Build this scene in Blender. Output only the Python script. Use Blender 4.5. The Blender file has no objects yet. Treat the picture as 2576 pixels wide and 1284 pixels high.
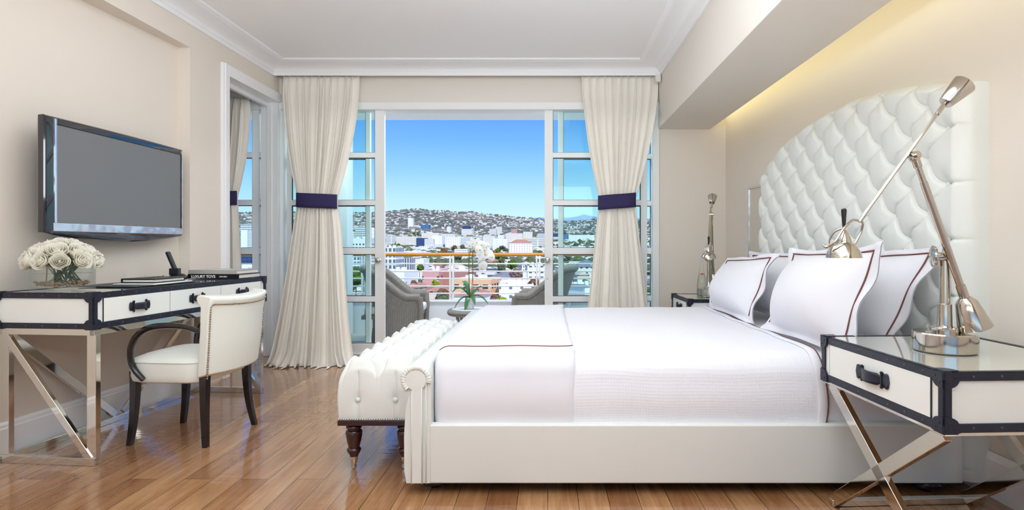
import bpy, math, random
import numpy as np
from mathutils import Vector, Matrix

random.seed(7)
F = 1480.0; CX = 1378.0; CY = 614.0; EYE = 1.08
C = bpy.context.scene.collection
scn = bpy.context.scene
PI = math.pi

def at(px, py, Y):
    """point seen at pixel px,py at depth Y"""
    return ((px-CX)*Y/F, Y, EYE+(CY-py)*Y/F)

def s2l(c):
    return tuple((x/255/12.92 if x/255 <= .04045 else ((x/255+.055)/1.055)**2.4) for x in c)

# ------------------------------------------------------------------ nodes
class NT:
    def __init__(s, mat):
        mat.use_nodes = True
        s.m = mat; s.t = mat.node_tree; s.t.nodes.clear()
        s.out = s.n('ShaderNodeOutputMaterial')
    def n(s, typ, **kw):
        nd = s.t.nodes.new(typ)
        for k, v in kw.items():
            if k.startswith('i_'):
                key = k[2:]
                key = int(key) if key.isdigit() else key.replace('_', ' ')
                nd.inputs[key].default_value = v
            else: setattr(nd, k, v)
        return nd
    def l(s, a, b): s.t.links.new(a, b)
    def math(s, op, a, b=None, c=None):
        nd = s.n('ShaderNodeMath', operation=op)
        for i, v in enumerate((a, b, c)):
            if v is None: continue
            if isinstance(v, (int, float)): nd.inputs[i].default_value = v
            else: s.l(v, nd.inputs[i])
        return nd.outputs[0]
    def mix(s, fac, a, b, mode='MIX'):
        nd = s.n('ShaderNodeMix', data_type='RGBA', blend_type=mode)
        for i, v in ((0, fac), (6, a), (7, b)):
            if isinstance(v, (int, float)): nd.inputs[i].default_value = v
            elif isinstance(v, tuple): nd.inputs[i].default_value = (*v[:3], 1)
            else: s.l(v, nd.inputs[i])
        return nd.outputs[2]

def principled(name, rgb, rough=.5, metal=0., spec=.5, coat=0., coat_rough=.05, bump=None, noise=None, trans=0., ior=1.45, sheen=0.):
    """bump=(scale, strength, detail) noise bump ; noise=(scale, amount) colour variation"""
    m = bpy.data.materials.new(name); t = NT(m)
    b = t.n('ShaderNodeBsdfPrincipled'); col = s2l(rgb)
    b.inputs['Base Color'].default_value = (*col, 1)
    b.inputs['Roughness'].default_value = rough; b.inputs['Metallic'].default_value = metal
    b.inputs['Specular IOR Level'].default_value = spec; b.inputs['IOR'].default_value = ior
    b.inputs['Coat Weight'].default_value = coat; b.inputs['Coat Roughness'].default_value = coat_rough
    b.inputs['Transmission Weight'].default_value = trans
    b.inputs['Sheen Weight'].default_value = sheen
    tc = t.n('ShaderNodeTexCoord')
    if noise:
        nz = t.n('ShaderNodeTexNoise', i_Scale=noise[0], i_Detail=4.0); t.l(tc.outputs['Object'], nz.inputs['Vector'])
        f = t.math('MULTIPLY_ADD', nz.outputs['Fac'], noise[1]*2, 1-noise[1])
        v = t.n('ShaderNodeVectorMath', operation='SCALE'); v.inputs[0].default_value = col; t.l(f, v.inputs['Scale'])
        t.l(v.outputs[0], b.inputs['Base Color'])
    if bump:
        nz = t.n('ShaderNodeTexNoise', i_Scale=bump[0], i_Detail=bump[2] if len(bump) > 2 else 3.0)
        t.l(tc.outputs['Object'], nz.inputs['Vector'])
        bp = t.n('ShaderNodeBump', i_Strength=bump[1], i_Distance=.01); t.l(nz.outputs['Fac'], bp.inputs['Height'])
        t.l(bp.outputs[0], b.inputs['Normal'])
    t.l(b.outputs[0], t.out.inputs[0])
    return m

M = {}
M['wall'] = principled('wall_paint_beige', (231, 222, 211), .7, spec=.2, noise=(3, .012))
M['wall_grey'] = principled('wall_paint_greige', (236, 230, 222), .7, spec=.2)
M['ceiling'] = principled('ceiling_paint', (250, 250, 251), .8, spec=.2)
M['trim'] = principled('trim_paint_white', (246, 246, 248), .35, spec=.4)
M['frame'] = principled('frame_aluminium_white', (244, 245, 245), .35, spec=.4)
M['rubber'] = principled('dark_gasket', (40, 46, 48), .6)
M['leather'] = principled('leather_ivory', (228, 230, 225), .38, spec=.45, bump=(260, .05, 2))
M['leather_chair'] = principled('leather_cream', (238, 240, 232), .38, spec=.45, bump=(300, .05, 2))
M['linen'] = principled('linen_white', (229, 229, 235), .85, spec=.15, bump=(500, .05, 2), sheen=.1)
M['fabric_bed'] = principled('fabric_bed_ivory', (226, 227, 222), .6, spec=.3, bump=(350, .05))
M['chrome'] = principled('polished_steel', (226, 222, 214), .07, metal=1, noise=(2, .03))
M['chrome_bright'] = principled('polished_nickel', (196, 190, 180), .1, metal=1)
M['brass'] = principled('brass_nail', (178, 160, 138), .22, metal=1)
M['nickel_nail'] = principled('nickel_nail', (200, 196, 188), .2, metal=1)
M['black_leather'] = principled('leather_black_edging', (30, 34, 50), .38, spec=.5, bump=(120, .12, 4), noise=(30, .25))
M['ebony'] = principled('wood_ebony', (14, 10, 12), .18, coat=.5, coat_rough=.08)
M['mahogany'] = principled('wood_dark_mahogany', (52, 18, 20), .15, coat=.6, coat_rough=.06, noise=(25, .4))
M['bun'] = principled('wood_black_bun', (10, 12, 26), .12, coat=.6)
M['vellum'] = principled('vellum_panel', (240, 243, 239), .45, spec=.35, noise=(6, .01))
M['mirror_top'] = principled('glass_top_pale', (206, 208, 196), .03, spec=.9, coat=1., coat_rough=.01)
M['navy'] = principled('fabric_navy', (58, 52, 92), .8, spec=.2, bump=(400, .1))
M['brown_cord'] = principled('embroidery_brown', (112, 66, 58), .8)
M['tv_black'] = principled('tv_gloss_black', (8, 10, 26), .06, spec=.7, coat=1, coat_rough=.02)
M['tv_screen'] = principled('tv_screen_glass', (122, 122, 124), .35, spec=.5)
M['tv_silver'] = principled('tv_silver_edge', (214, 216, 228), .12, metal=.8, bump=(9, .5, 1))
M['rivet'] = principled('rivet_dark_steel', (96, 94, 98), .3, metal=.9)
M['black'] = principled('plastic_black', (16, 17, 26), .3)
M['paper'] = principled('paper_white', (236, 236, 236), .7)
M['page'] = principled('book_pages', (226, 222, 212), .8)
M['silver_cover'] = principled('book_cover_silver', (196, 192, 186), .3, metal=.3)
M['white_ink'] = principled('white_ink', (245, 245, 245), .6)
M['rose'] = principled('rose_petal_cream', (254, 252, 236), .6, spec=.2, noise=(30, .03), sheen=.1)
M['stem'] = principled('plant_stem', (74, 104, 48), .5)
M['leaf'] = principled('orchid_leaf', (70, 128, 74), .35, noise=(12, .25))
M['orchid'] = principled('orchid_petal', (255, 255, 255), .6, sheen=.1)
M['yellow'] = principled('orchid_throat', (214, 206, 40), .6)
M['ceramic'] = principled('ceramic_white_textured', (232, 232, 234), .3, bump=(60, .5, 1))
M['balcony_white'] = principled('render_white', (240, 241, 246), .85, bump=(120, .25), noise=(4, .015))
M['balcony_floor'] = principled('balcony_floor_tile', (196, 194, 190), .5, noise=(3, .06))
M['rail_white'] = principled('rail_paint_white', (238, 240, 240), .35)
M['rail_wood'] = principled('handrail_varnished', (206, 134, 28), .25, coat=.5, noise=(20, .12))
M['cushion'] = principled('cushion_outdoor', (236, 236, 232), .8, bump=(200, .1))
M['label_red'] = principled('label_red', (196, 60, 54), .5)
M['candle'] = principled('candle_wax', (238, 224, 190), .5)
M['pebble'] = principled('pebble', (150, 118, 88), .4, noise=(40, .5))

# clear glass objects
def glassmat(name, rgb, rough=0.):
    m = bpy.data.materials.new(name); t = NT(m)
    g = t.n('ShaderNodeBsdfGlass', i_Roughness=rough, i_IOR=1.45); g.inputs['Color'].default_value = (*s2l(rgb), 1)
    t.l(g.outputs[0], t.out.inputs[0]); return m
def thinglass(name, rgb, refl=.05):
    m = bpy.data.materials.new(name); t = NT(m)
    tr = t.n('ShaderNodeBsdfTransparent'); tr.inputs[0].default_value = (*s2l(rgb), 1)
    gl = t.n('ShaderNodeBsdfGlossy', i_Roughness=.0)
    fr = t.n('ShaderNodeLayerWeight', i_Blend=.25)
    f = t.math('MULTIPLY_ADD', fr.outputs['Fresnel'], .35, refl)
    mx = t.n('ShaderNodeMixShader'); t.l(f, mx.inputs[0]); t.l(tr.outputs[0], mx.inputs[1]); t.l(gl.outputs[0], mx.inputs[2])
    t.l(mx.outputs[0], t.out.inputs[0]); return m
M['pane'] = thinglass('window_glass_tinted', (244, 252, 251), .0)
M['clear'] = thinglass('clear_glass', (252, 254, 253), .015)
M['water'] = thinglass('water', (250, 252, 250), .0)

def floor_mat():
    m = bpy.data.materials.new('floor_hardwood'); t = NT(m)
    tc = t.n('ShaderNodeTexCoord')
    sp = t.n('ShaderNodeSeparateXYZ'); t.l(tc.outputs['Object'], sp.inputs[0])
    cb = t.n('ShaderNodeCombineXYZ'); t.l(sp.outputs[1], cb.inputs[0]); t.l(sp.outputs[0], cb.inputs[1])
    br = t.n('ShaderNodeTexBrick', offset=.37, i_Scale=1.0, i_Mortar_Size=.0016, i_Mortar_Smooth=.3, i_Bias=-.1, i_Brick_Width=1.35, i_Row_Height=.128)
    t.l(cb.outputs[0], br.inputs['Vector'])
    br.inputs['Color1'].default_value = (*s2l((206, 164, 120)), 1)
    br.inputs['Color2'].default_value = (*s2l((168, 122, 84)), 1)
    br.inputs['Mortar'].default_value = (*s2l((96, 66, 46)), 1)
    # grain stretched along the plank
    mp = t.n('ShaderNodeMapping'); mp.inputs['Scale'].default_value = (1.3, 18, 1); t.l(cb.outputs[0], mp.inputs[0])
    g1 = t.n('ShaderNodeTexNoise', i_Scale=1.6, i_Detail=7.0, i_Roughness=.65, i_Distortion=.6); t.l(mp.outputs[0], g1.inputs['Vector'])
    r1 = t.n('ShaderNodeValToRGB'); r1.color_ramp.elements[0].position = .3; r1.color_ramp.elements[1].position = .75
    r1.color_ramp.elements[0].color = (*s2l((188, 160, 140)), 1); r1.color_ramp.elements[1].color = (1, 1, 1, 1)
    t.l(g1.outputs['Fac'], r1.inputs[0])
    c1 = t.mix(.85, br.outputs['Color'], r1.outputs[0], 'MULTIPLY')
    mp2 = t.n('ShaderNodeMapping'); mp2.inputs['Scale'].default_value = (.5, 1.6, 1); t.l(cb.outputs[0], mp2.inputs[0])
    g2 = t.n('ShaderNodeTexNoise', i_Scale=3.0, i_Detail=3.0); t.l(mp2.outputs[0], g2.inputs['Vector'])
    r2 = t.n('ShaderNodeValToRGB'); r2.color_ramp.elements[0].position = .3; r2.color_ramp.elements[1].position = .7
    r2.color_ramp.elements[0].color = (*s2l((222, 210, 198)), 1); r2.color_ramp.elements[1].color = (1, 1, 1, 1)
    t.l(g2.outputs['Fac'], r2.inputs[0])
    c2 = t.mix(.9, c1, r2.outputs[0], 'MULTIPLY')
    b = t.n('ShaderNodeBsdfPrincipled', i_Roughness=.2); b.inputs['Coat Weight'].default_value = .7; b.inputs['Coat Roughness'].default_value = .08
    b.inputs['Specular IOR Level'].default_value = .55
    t.l(c2, b.inputs['Base Color'])
    # hand scraped ripples across the plank
    mp3 = t.n('ShaderNodeMapping'); mp3.inputs['Scale'].default_value = (22, 5, 1); mp3.inputs['Rotation'].default_value = (0, 0, .18); t.l(cb.outputs[0], mp3.inputs[0])
    g3 = t.n('ShaderNodeTexNoise', i_Scale=1.0, i_Detail=2.0); t.l(mp3.outputs[0], g3.inputs['Vector'])
    bp = t.n('ShaderNodeBump', i_Strength=.16, i_Distance=.01); t.l(g3.outputs['Fac'], bp.inputs['Height'])
    bp2 = t.n('ShaderNodeBump', i_Strength=.6, i_Distance=.002, invert=True); t.l(br.outputs['Fac'], bp2.inputs['Height']); t.l(bp.outputs[0], bp2.inputs['Normal'])
    t.l(bp2.outputs[0], b.inputs['Normal']); t.l(bp.outputs[0], b.inputs['Coat Normal'])
    t.l(b.outputs[0], t.out.inputs[0]); return m
M['floor'] = floor_mat()
def petal(name, rgb, f):
    m = bpy.data.materials.new(name); t = NT(m); b = t.n('ShaderNodeBsdfDiffuse'); b.inputs[0].default_value = (*s2l(rgb), 1)
    tl = t.n('ShaderNodeBsdfTranslucent'); tl.inputs[0].default_value = (*s2l(rgb), 1); mx = t.n('ShaderNodeMixShader', i_0=f)
    t.l(b.outputs[0], mx.inputs[1]); t.l(tl.outputs[0], mx.inputs[2]); t.l(mx.outputs[0], t.out.inputs[0]); return m
M['rose'] = petal('rose_petals', (255, 253, 245), .5); M['orchid'] = petal('orchid_petals', (255, 255, 255), .4)

def waffle_mat():
    m = bpy.data.materials.new('coverlet_waffle_weave'); t = NT(m)
    tc = t.n('ShaderNodeTexCoord'); sp = t.n('ShaderNodeSeparateXYZ'); t.l(tc.outputs['Object'], sp.inputs[0])
    w = 2*PI/.0125
    a = t.math('POWER', t.math('ABSOLUTE', t.math('SINE', t.math('MULTIPLY', sp.outputs[0], w/2))), 3.0)
    yz = t.math('SUBTRACT', sp.outputs[1], sp.outputs[2])
    bb = t.math('POWER', t.math('ABSOLUTE', t.math('SINE', t.math('MULTIPLY', yz, w/2))), 3.0)
    h = t.math('MAXIMUM', a, bb)
    b = t.n('ShaderNodeBsdfPrincipled', i_Roughness=.9); b.inputs['Base Color'].default_value = (*s2l((232, 232, 238)), 1)
    b.inputs['Specular IOR Level'].default_value = .15
    bp = t.n('ShaderNodeBump', i_Strength=.45, i_Distance=.0014); t.l(h, bp.inputs['Height']); t.l(bp.outputs[0], b.inputs['Normal'])
    t.l(b.outputs[0], t.out.inputs[0]); return m
M['waffle'] = waffle_mat()

def curtain_mat():
    m = bpy.data.materials.new('curtain_silk_ivory'); t = NT(m)
    tc = t.n('ShaderNodeTexCoord')
    mp = t.n('ShaderNodeMapping'); mp.inputs['Scale'].default_value = (300, 300, 12); t.l(tc.outputs['Object'], mp.inputs[0])
    nz = t.n('ShaderNodeTexNoise', i_Scale=1.0, i_Detail=2.0); t.l(mp.outputs[0], nz.inputs['Vector'])
    b = t.n('ShaderNodeBsdfPrincipled', i_Roughness=.75); b.inputs['Base Color'].default_value = (*s2l((255, 250, 242)), 1)
    b.inputs['Sheen Weight'].default_value = .25; b.inputs['Specular IOR Level'].default_value = .25
    tl = t.n('ShaderNodeBsdfTranslucent'); tl.inputs[0].default_value = (*s2l((255, 246, 232)), 1)
    bp = t.n('ShaderNodeBump', i_Strength=.12, i_Distance=.002); t.l(nz.outputs['Fac'], bp.inputs['Height']); t.l(bp.outputs[0], b.inputs['Normal'])
    mx = t.n('ShaderNodeMixShader', i_0=.07); t.l(b.outputs[0], mx.inputs[1]); t.l(tl.outputs[0], mx.inputs[2])
    t.l(mx.outputs[0], t.out.inputs[0]); return m
M['curtain'] = curtain_mat()

def wicker_mat():
    m = bpy.data.materials.new('wicker_weave_grey'); t = NT(m)
    uv = t.n('ShaderNodeUVMap')
    sp = t.n('ShaderNodeSeparateXYZ'); t.l(uv.outputs[0], sp.inputs[0])
    u = t.math('MULTIPLY', sp.outputs[0], 2*PI/.0095); v = t.math('MULTIPLY', sp.outputs[1], 2*PI/.011)
    h = t.math('MULTIPLY', t.math('SINE', u), 1.0)
    sh = t.math('MULTIPLY', t.math('SINE', v), t.math('SIGN', t.math('SINE', t.math('MULTIPLY', u, .5))))
    hh = t.math('ADD', h, t.math('MULTIPLY', sh, .6))
    r = t.n('ShaderNodeValToRGB'); r.color_ramp.elements[0].position = .0; r.color_ramp.elements[1].position = .7
    r.color_ramp.elements[0].color = (*s2l((84, 84, 90)), 1); r.color_ramp.elements[1].color = (*s2l((192, 186, 175)), 1)
    t.l(t.math('MULTIPLY_ADD', hh, .3, .5), r.inputs[0])
    b = t.n('ShaderNodeBsdfPrincipled', i_Roughness=.6); t.l(r.outputs[0], b.inputs['Base Color'])
    bp = t.n('ShaderNodeBump', i_Strength=.8, i_Distance=.004); t.l(hh, bp.inputs['Height']); t.l(bp.outputs[0], b.inputs['Normal'])
    t.l(b.outputs[0], t.out.inputs[0]); return m
M['wicker'] = wicker_mat()

# ------------------------------------------------------------------ mesh helpers
def wmat(o):
    m = Matrix.Identity(4); ch = []
    while o is not None: ch.append(o); o = o.parent
    for x in reversed(ch): m = m @ x.matrix_basis
    return m

class MB:
    def __init__(s): s.v = []; s.f = []; s.mi = []; s.uv = None
    def add(s, vs, fs, mi=0):
        o = len(s.v); s.v += [tuple(p) for p in vs]; s.f += [tuple(i+o for i in f) for f in fs]; s.mi += [mi]*len(fs); return s
    def box(s, x0, x1, y0, y1, z0, z1, mi=0):
        if x0 > x1: x0, x1 = x1, x0
        if y0 > y1: y0, y1 = y1, y0
        if z0 > z1: z0, z1 = z1, z0
        vs = [(x, y, z) for z in (z0, z1) for y in (y0, y1) for x in (x0, x1)]
        return s.add(vs, [(0, 2, 3, 1), (4, 5, 7, 6), (0, 1, 5, 4), (2, 6, 7, 3), (0, 4, 6, 2), (1, 3, 7, 5)], mi)
    def poly(s, pts, mi=0): return s.add(pts, [tuple(range(len(pts)))], mi)
    def bar(s, p0, p1, w, h, up=(0, 0, 1), mi=0):
        """square bar from p0 to p1, width w (sideways), height h (along up)"""
        p0 = Vector(p0); p1 = Vector(p1); d = (p1-p0).normalized(); up = Vector(up)
        sd = d.cross(up).normalized(); u = sd.cross(d).normalized()
        vs = [p+sd*a*w/2+u*b*h/2 for p in (p0, p1) for a, b in ((-1, -1), (1, -1), (1, 1), (-1, 1))]
        return s.add(vs, [(0, 1, 2, 3), (4, 7, 6, 5), (0, 4, 5, 1), (1, 5, 6, 2), (2, 6, 7, 3), (3, 7, 4, 0)], mi)
    def tube(s, path, r, n=10, closed=False, cap=True, mi=0, flat=None):
        """r: number or list; flat=(w,h,up) makes an elliptical section"""
        P = [Vector(p) for p in path]; k = len(P)
        R = [r]*k if isinstance(r, (int, float)) else list(r)
        T = []
        for i in range(k):
            a = P[(i-1) % k] if (closed or i > 0) else P[i]; b = P[(i+1) % k] if (closed or i < k-1) else P[i]
            T.append((b-a).normalized())
        nrm = T[0].orthogonal().normalized() if flat is None else Vector(flat)
        vs = []
        for i in range(k):
            if flat is None: nrm = (nrm - T[i]*nrm.dot(T[i])); nrm = nrm.normalized() if nrm.length > 1e-6 else T[i].orthogonal().normalized()
            else: nrm = (Vector(flat) - T[i]*Vector(flat).dot(T[i])).normalized()
            bn = T[i].cross(nrm)
            ra, rb = R[i] if isinstance(R[i], tuple) else (R[i], R[i])
            for j in range(n):
                a = 2*PI*j/n; vs.append(P[i]+nrm*math.cos(a)*ra+bn*math.sin(a)*rb)
        fs = []
        for i in range(k if closed else k-1):
            for j in range(n):
                a = i*n+j; b = i*n+(j+1) % n; c = ((i+1) % k)*n+(j+1) % n; d = ((i+1) % k)*n+j
                fs.append((a, b, c, d))
        if cap and not closed: fs += [tuple(range(n-1, -1, -1)), tuple((k-1)*n+j for j in range(n))]
        return s.add(vs, fs, mi)
    def lathe(s, prof, c=(0, 0, 0), n=28, axis=None, mi=0, cap=True):
        """prof [(r,h)...] about z through c, or along axis vector"""
        c = Vector(c); ax = Vector(axis).normalized() if axis else Vector((0, 0, 1))
        u = ax.orthogonal().normalized() if axis else Vector((1, 0, 0)); w = ax.cross(u)
        vs = [c+ax*h+(u*math.cos(2*PI*j/n)+w*math.sin(2*PI*j/n))*r for r, h in prof for j in range(n)]
        k = len(prof)
        fs = [(i*n+j, i*n+(j+1) % n, (i+1)*n+(j+1) % n, (i+1)*n+j) for i in range(k-1) for j in range(n)]
        if cap:
            if prof[0][0] > 1e-6: fs.append(tuple(range(n-1, -1, -1)))
            if prof[-1][0] > 1e-6: fs.append(tuple((k-1)*n+j for j in range(n)))
        return s.add(vs, fs, mi)
    def grid(s, fn, nu, nv, cu=False, cv=False, mi=0, flip=False):
        """fn(i/nu, j/nv)"""
        U = nu if cu else nu+1; V = nv if cv else nv+1
        vs = [fn(i/nu, j/nv) for i in range(U) for j in range(V)]
        fs = []
        for i in range(nu):
            for j in range(nv):
                a = i*V+j; b = ((i+1) % U)*V+j; c = ((i+1) % U)*V+(j+1) % V; d = i*V+(j+1) % V
                fs.append((a, d, c, b) if flip else (a, b, c, d))
        return s.add(vs, fs, mi)
    def ball(s, c, r, n=12, m=8, mi=0):
        rx, ry, rz = (r, r, r) if isinstance(r, (int, float)) else r
        o = len(s.v); vs = [(c[0], c[1], c[2]-rz)]
        for i in range(1, m):
            a = -PI/2+PI*i/m
            vs += [(c[0]+rx*math.cos(a)*math.cos(2*PI*j/n), c[1]+ry*math.cos(a)*math.sin(2*PI*j/n), c[2]+rz*math.sin(a)) for j in range(n)]
        vs.append((c[0], c[1], c[2]+rz)); fs = []
        for j in range(n): fs.append((0, 1+(j+1) % n, 1+j))
        for i in range(m-2):
            for j in range(n):
                a = 1+i*n+j; b = 1+i*n+(j+1) % n; fs.append((a, b, b+n, a+n))
        t = len(vs)-1; q = 1+(m-2)*n
        for j in range(n): fs.append((q+j, q+(j+1) % n, t))
        return s.add(vs, fs, mi)
    def build(s, name, mat, parent=None, smooth=False, bevel=0., seg=2, local=False, solid=0., angle=35, weld=False, matrix=None):
        me = bpy.data.meshes.new(name)
        vs = s.v
        if matrix is not None: vs = [tuple(matrix @ Vector(p)) for p in vs]
        if parent is not None and not local:
            inv = wmat(parent).inverted(); vs = [tuple(inv @ Vector(p)) for p in vs]
        me.from_pydata([tuple(p) for p in vs], [], s.f)
        mats = mat if isinstance(mat, (list, tuple)) else [mat]
        for x in mats: me.materials.append(M[x] if isinstance(x, str) else x)
        if len(mats) > 1: me.polygons.foreach_set('material_index', s.mi)
        if s.uv:
            lay = me.uv_layers.new(name='UVMap')
            for lp in me.loops: lay.data[lp.index].uv = s.uv[lp.vertex_index]
        me.validate(); me.update()
        if smooth:
            me.polygons.foreach_set('use_smooth', [True]*len(me.polygons))
        o = bpy.data.objects.new(name, me); C.objects.link(o)
        if parent is not None: o.parent = parent
        if smooth == 'auto':
            try: me.set_sharp_from_angle(angle=math.radians(angle))
            except Exception: pass
        if bevel:
            b = o.modifiers.new('bevel', 'BEVEL'); b.width = bevel; b.segments = seg; b.limit_method = 'ANGLE'; b.angle_limit = math.radians(40)
            me.polygons.foreach_set('use_smooth', [True]*len(me.polygons))
            try: b.harden_normals = True
            except Exception: pass
        if solid:
            b = o.modifiers.new('solid', 'SOLIDIFY'); b.thickness = solid; b.offset = 0
        return o

def tag(o, label=None, cat=None, group=None, kind=None):
    if label: o['label'] = label
    if cat: o['category'] = cat
    if group: o['group'] = group
    if kind: o['kind'] = kind
    return o
def thing(name, label, cat, loc=(0, 0, 0), rot=0., group=None):
    o = bpy.data.objects.new(name, None); C.objects.link(o); o.location = loc; o.rotation_euler = (0, 0, rot)
    o.empty_display_size = .05
    return tag(o, label, cat, group)
def struct(o): o['kind'] = 'structure'; return o
def copy_tree(o, parent=None):
    c = o.copy(); C.objects.link(c); c.parent = parent
    for ch in list(o.children): copy_tree(ch, c)
    return c
def bez(pts, n=8):
    """catmull-rom through pts"""
    P = [Vector(p) for p in pts]; out = []
    for i in range(len(P)-1):
        a = P[max(i-1, 0)]; b = P[i]; c = P[i+1]; d = P[min(i+2, len(P)-1)]
        for k in range(n):
            t = k/n; out.append(.5*((2*b)+(c-a)*t+(2*a-5*b+4*c-d)*t*t+(3*b-a-3*c+d)*t**3))
    out.append(P[-1]); return out
def smooth01(x): x = max(0., min(1., x)); return x*x*(3-2*x)
# ================================================================== camera, world, light
cam = bpy.data.cameras.new('camera'); co = bpy.data.objects.new('camera', cam); C.objects.link(co)
co.location = (0, 0, EYE); co.rotation_euler = (PI/2, 0, 0)
cam.sensor_width = 36; cam.lens = 36*F/2576; cam.shift_x = -90/2576; cam.shift_y = -28/2576
cam.clip_start = .05; cam.clip_end = 40000
scn.camera = co
scn.view_settings.view_transform = 'Standard'; scn.view_settings.look = 'None'; scn.view_settings.gamma = 1
scn.view_settings.use_curve_mapping = False; scn.view_settings.exposure = 0
scn.cycles.use_denoising = True
scn.cycles.max_bounces = 10; scn.cycles.diffuse_bounces = 6; scn.cycles.transparent_max_bounces = 16; scn.cycles.glossy_bounces = 5
scn.cycles.transmission_bounces = 8; scn.cycles.sample_clamp_indirect = 6; scn.cycles.caustics_refractive = False; scn.cycles.caustics_reflective = False

w = bpy.data.worlds.new('sky'); scn.world = w; w.use_nodes = True; nt = w.node_tree; nt.nodes.clear()
wo = nt.nodes.new('ShaderNodeOutputWorld'); bg = nt.nodes.new('ShaderNodeBackground')
tc = nt.nodes.new('ShaderNodeTexCoord'); sp = nt.nodes.new('ShaderNodeSeparateXYZ'); rp = nt.nodes.new('ShaderNodeValToRGB')
nt.links.new(tc.outputs['Generated'], sp.inputs[0]); nt.links.new(sp.outputs[2], rp.inputs[0]); nt.links.new(rp.outputs[0], bg.inputs[0]); nt.links.new(bg.outputs[0], wo.inputs[0])
E = rp.color_ramp.elements
stops = [(0., (200, 214, 220)), (.035, (198, 232, 245)), (.075, (178, 222, 246)), (.12, (144, 200, 244)), (.17, (114, 176, 240)), (.22, (94, 154, 234)), (.5, (90, 150, 228)), (1., (80, 135, 215))]
E[0].position = stops[0][0]; E[0].color = (*s2l(stops[0][1]), 1); E[1].position = 1.; E[1].color = (*s2l(stops[-1][1]), 1)
for p, c in stops[1:-1]: e = E.new(p); e.color = (*s2l(c), 1)
bg.inputs[1].default_value = 1.2

def light(name, typ, loc, rot, energy, color=(1, 1, 1), **kw):
    l = bpy.data.lights.new(name, typ); l.energy = energy; l.color = color
    for k, v in kw.items(): setattr(l, k, v)
    o = bpy.data.objects.new(name, l); C.objects.link(o); o.location = loc; o.rotation_euler = rot
    return o
# sun behind the building, high on the left
light('sun', 'SUN', (0, 0, 50), (math.radians(46), 0, math.radians(28)), 3.8, (1, .965, .9), angle=.01)
# soft fill added behind the viewer, stands for no known window
light('rear_fill', 'AREA', (-.4, -4.3, 1.55), (math.radians(90), 0, 0), 15, (.80, .92, 1), shape='RECTANGLE', size=4.6, size_y=2.3)
light('overhead_fill', 'AREA', (-.1, -.2, 1.9), (math.radians(180-35), 0, 0), 92, (.87, .95, 1), shape='RECTANGLE', size=2.6, size_y=1.3)  # invented panel over the viewer, brightens ceiling and back wall
light('ceiling_bounce_fill', 'AREA', (-.1, 1.8, 1.86), (math.radians(180), 0, 0), 44, (.84, .94, 1), shape='DISK', size=.8)  # added unseen disc facing up, gives bounce off the ceiling
light('ceiling_fill', 'AREA', (-.8, 3.5, 2.77), (0, 0, 0), 12, (.92, .95, 1), shape='RECTANGLE', size=2.2, size_y=.9)  # added fill without a fixture, lifts bed top and floor
light('balcony_fill', 'AREA', (-.9, 6.42, 2.62), (0, 0, 0), 60, (.95, .97, 1), shape='RECTANGLE', size=3.4, size_y=.3)  # added out of sight behind the header to brighten the shaded balcony
# daylight entering the bay through the balcony opening is the sky itself
# cove strip between the ceiling beam and the headboard wall
light('cove_strip_lamp', 'AREA', (1.60, 2.6, 2.34), (0, math.radians(-90), 0), 6, (.95, .88, .50), shape='RECTANGLE', size=.04, size_y=6.2)

# ================================================================== room shell
YW = 5.73
XL = -2.60; XB0 = 1.07; XB1 = 1.578; HB = 2.196; HC = 2.785; HL = 2.672
def xr(y): return 1.733+.053*(YW-y)      # headboard wall
def xa(y): return -2.682-.06*(4.275-y)   # recessed wall behind the desk
YB = -4.6
struct(MB().box(-4.2, 2.6, YB, 5.83, -.08, 0).build('floor', 'floor'))
m = MB(); m.box(-4.2, 2.6, YB, 7.3, 2.9, 3.1); m.box(-2.46, .88, YB, 5.41, HC, 2.9); struct(m.build('ceiling', 'ceiling'))
# cornice: cove profile swept round three sides
prof = [(0, HL), (.012, HL), (.012, HL+.03), (.02, HL+.036)] + [(.02+.125*(1-math.cos(a)), HL+.036+.05*math.sin(a)) for a in [i*PI/2/8 for i in range(9)]] + [(.155, HL+.09), (.165, HL+.094), (.185, HL+.098), (.185, HC+.002), (.185, HC+.02), (0, HC+.05)]
def cornice_pt(k, o, h):
    xr_ = XB0-o*1.22; xl_ = XL+o*.97; yb = 5.57-o
    return [(xl_, YB, h), (xl_, yb, h), (xr_, yb, h), (xr_, YB, h)][k]
m = MB(); n = len(prof)
m.add([cornice_pt(k, o, h) for k in range(4) for o, h in prof], [(k*n+i, (k+1)*n+i, (k+1)*n+i+1, k*n+i+1) for k in range(3) for i in range(n-1)])
struct(m.build('trim_1', 'trim', smooth='auto', angle=25))
m = MB(); m.box(XL, XB0, 5.555, 5.572, HL+.001, 2.9); struct(m.build('trim_2', 'trim'))
# ceiling beam beside the bed, and the cove ceiling behind it
m = MB(); m.box(XB0, XB1, YB, YW, HB, 2.9); struct(m.build('beam', principled('beam_paint', (230, 224, 215), .7, spec=.2), bevel=.004))
# header and pier of the window wall
struct(MB().box(XL-.0, XB0, YW-.03, YW+.10, 2.45, 2.9).build('wall_back', 'wall_grey'))
m = MB(); m.box(XB0+.012, 2.6, YW-.0, YW+.12, 0, 2.9); struct(m.build('wall_pier', 'wall'))
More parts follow.
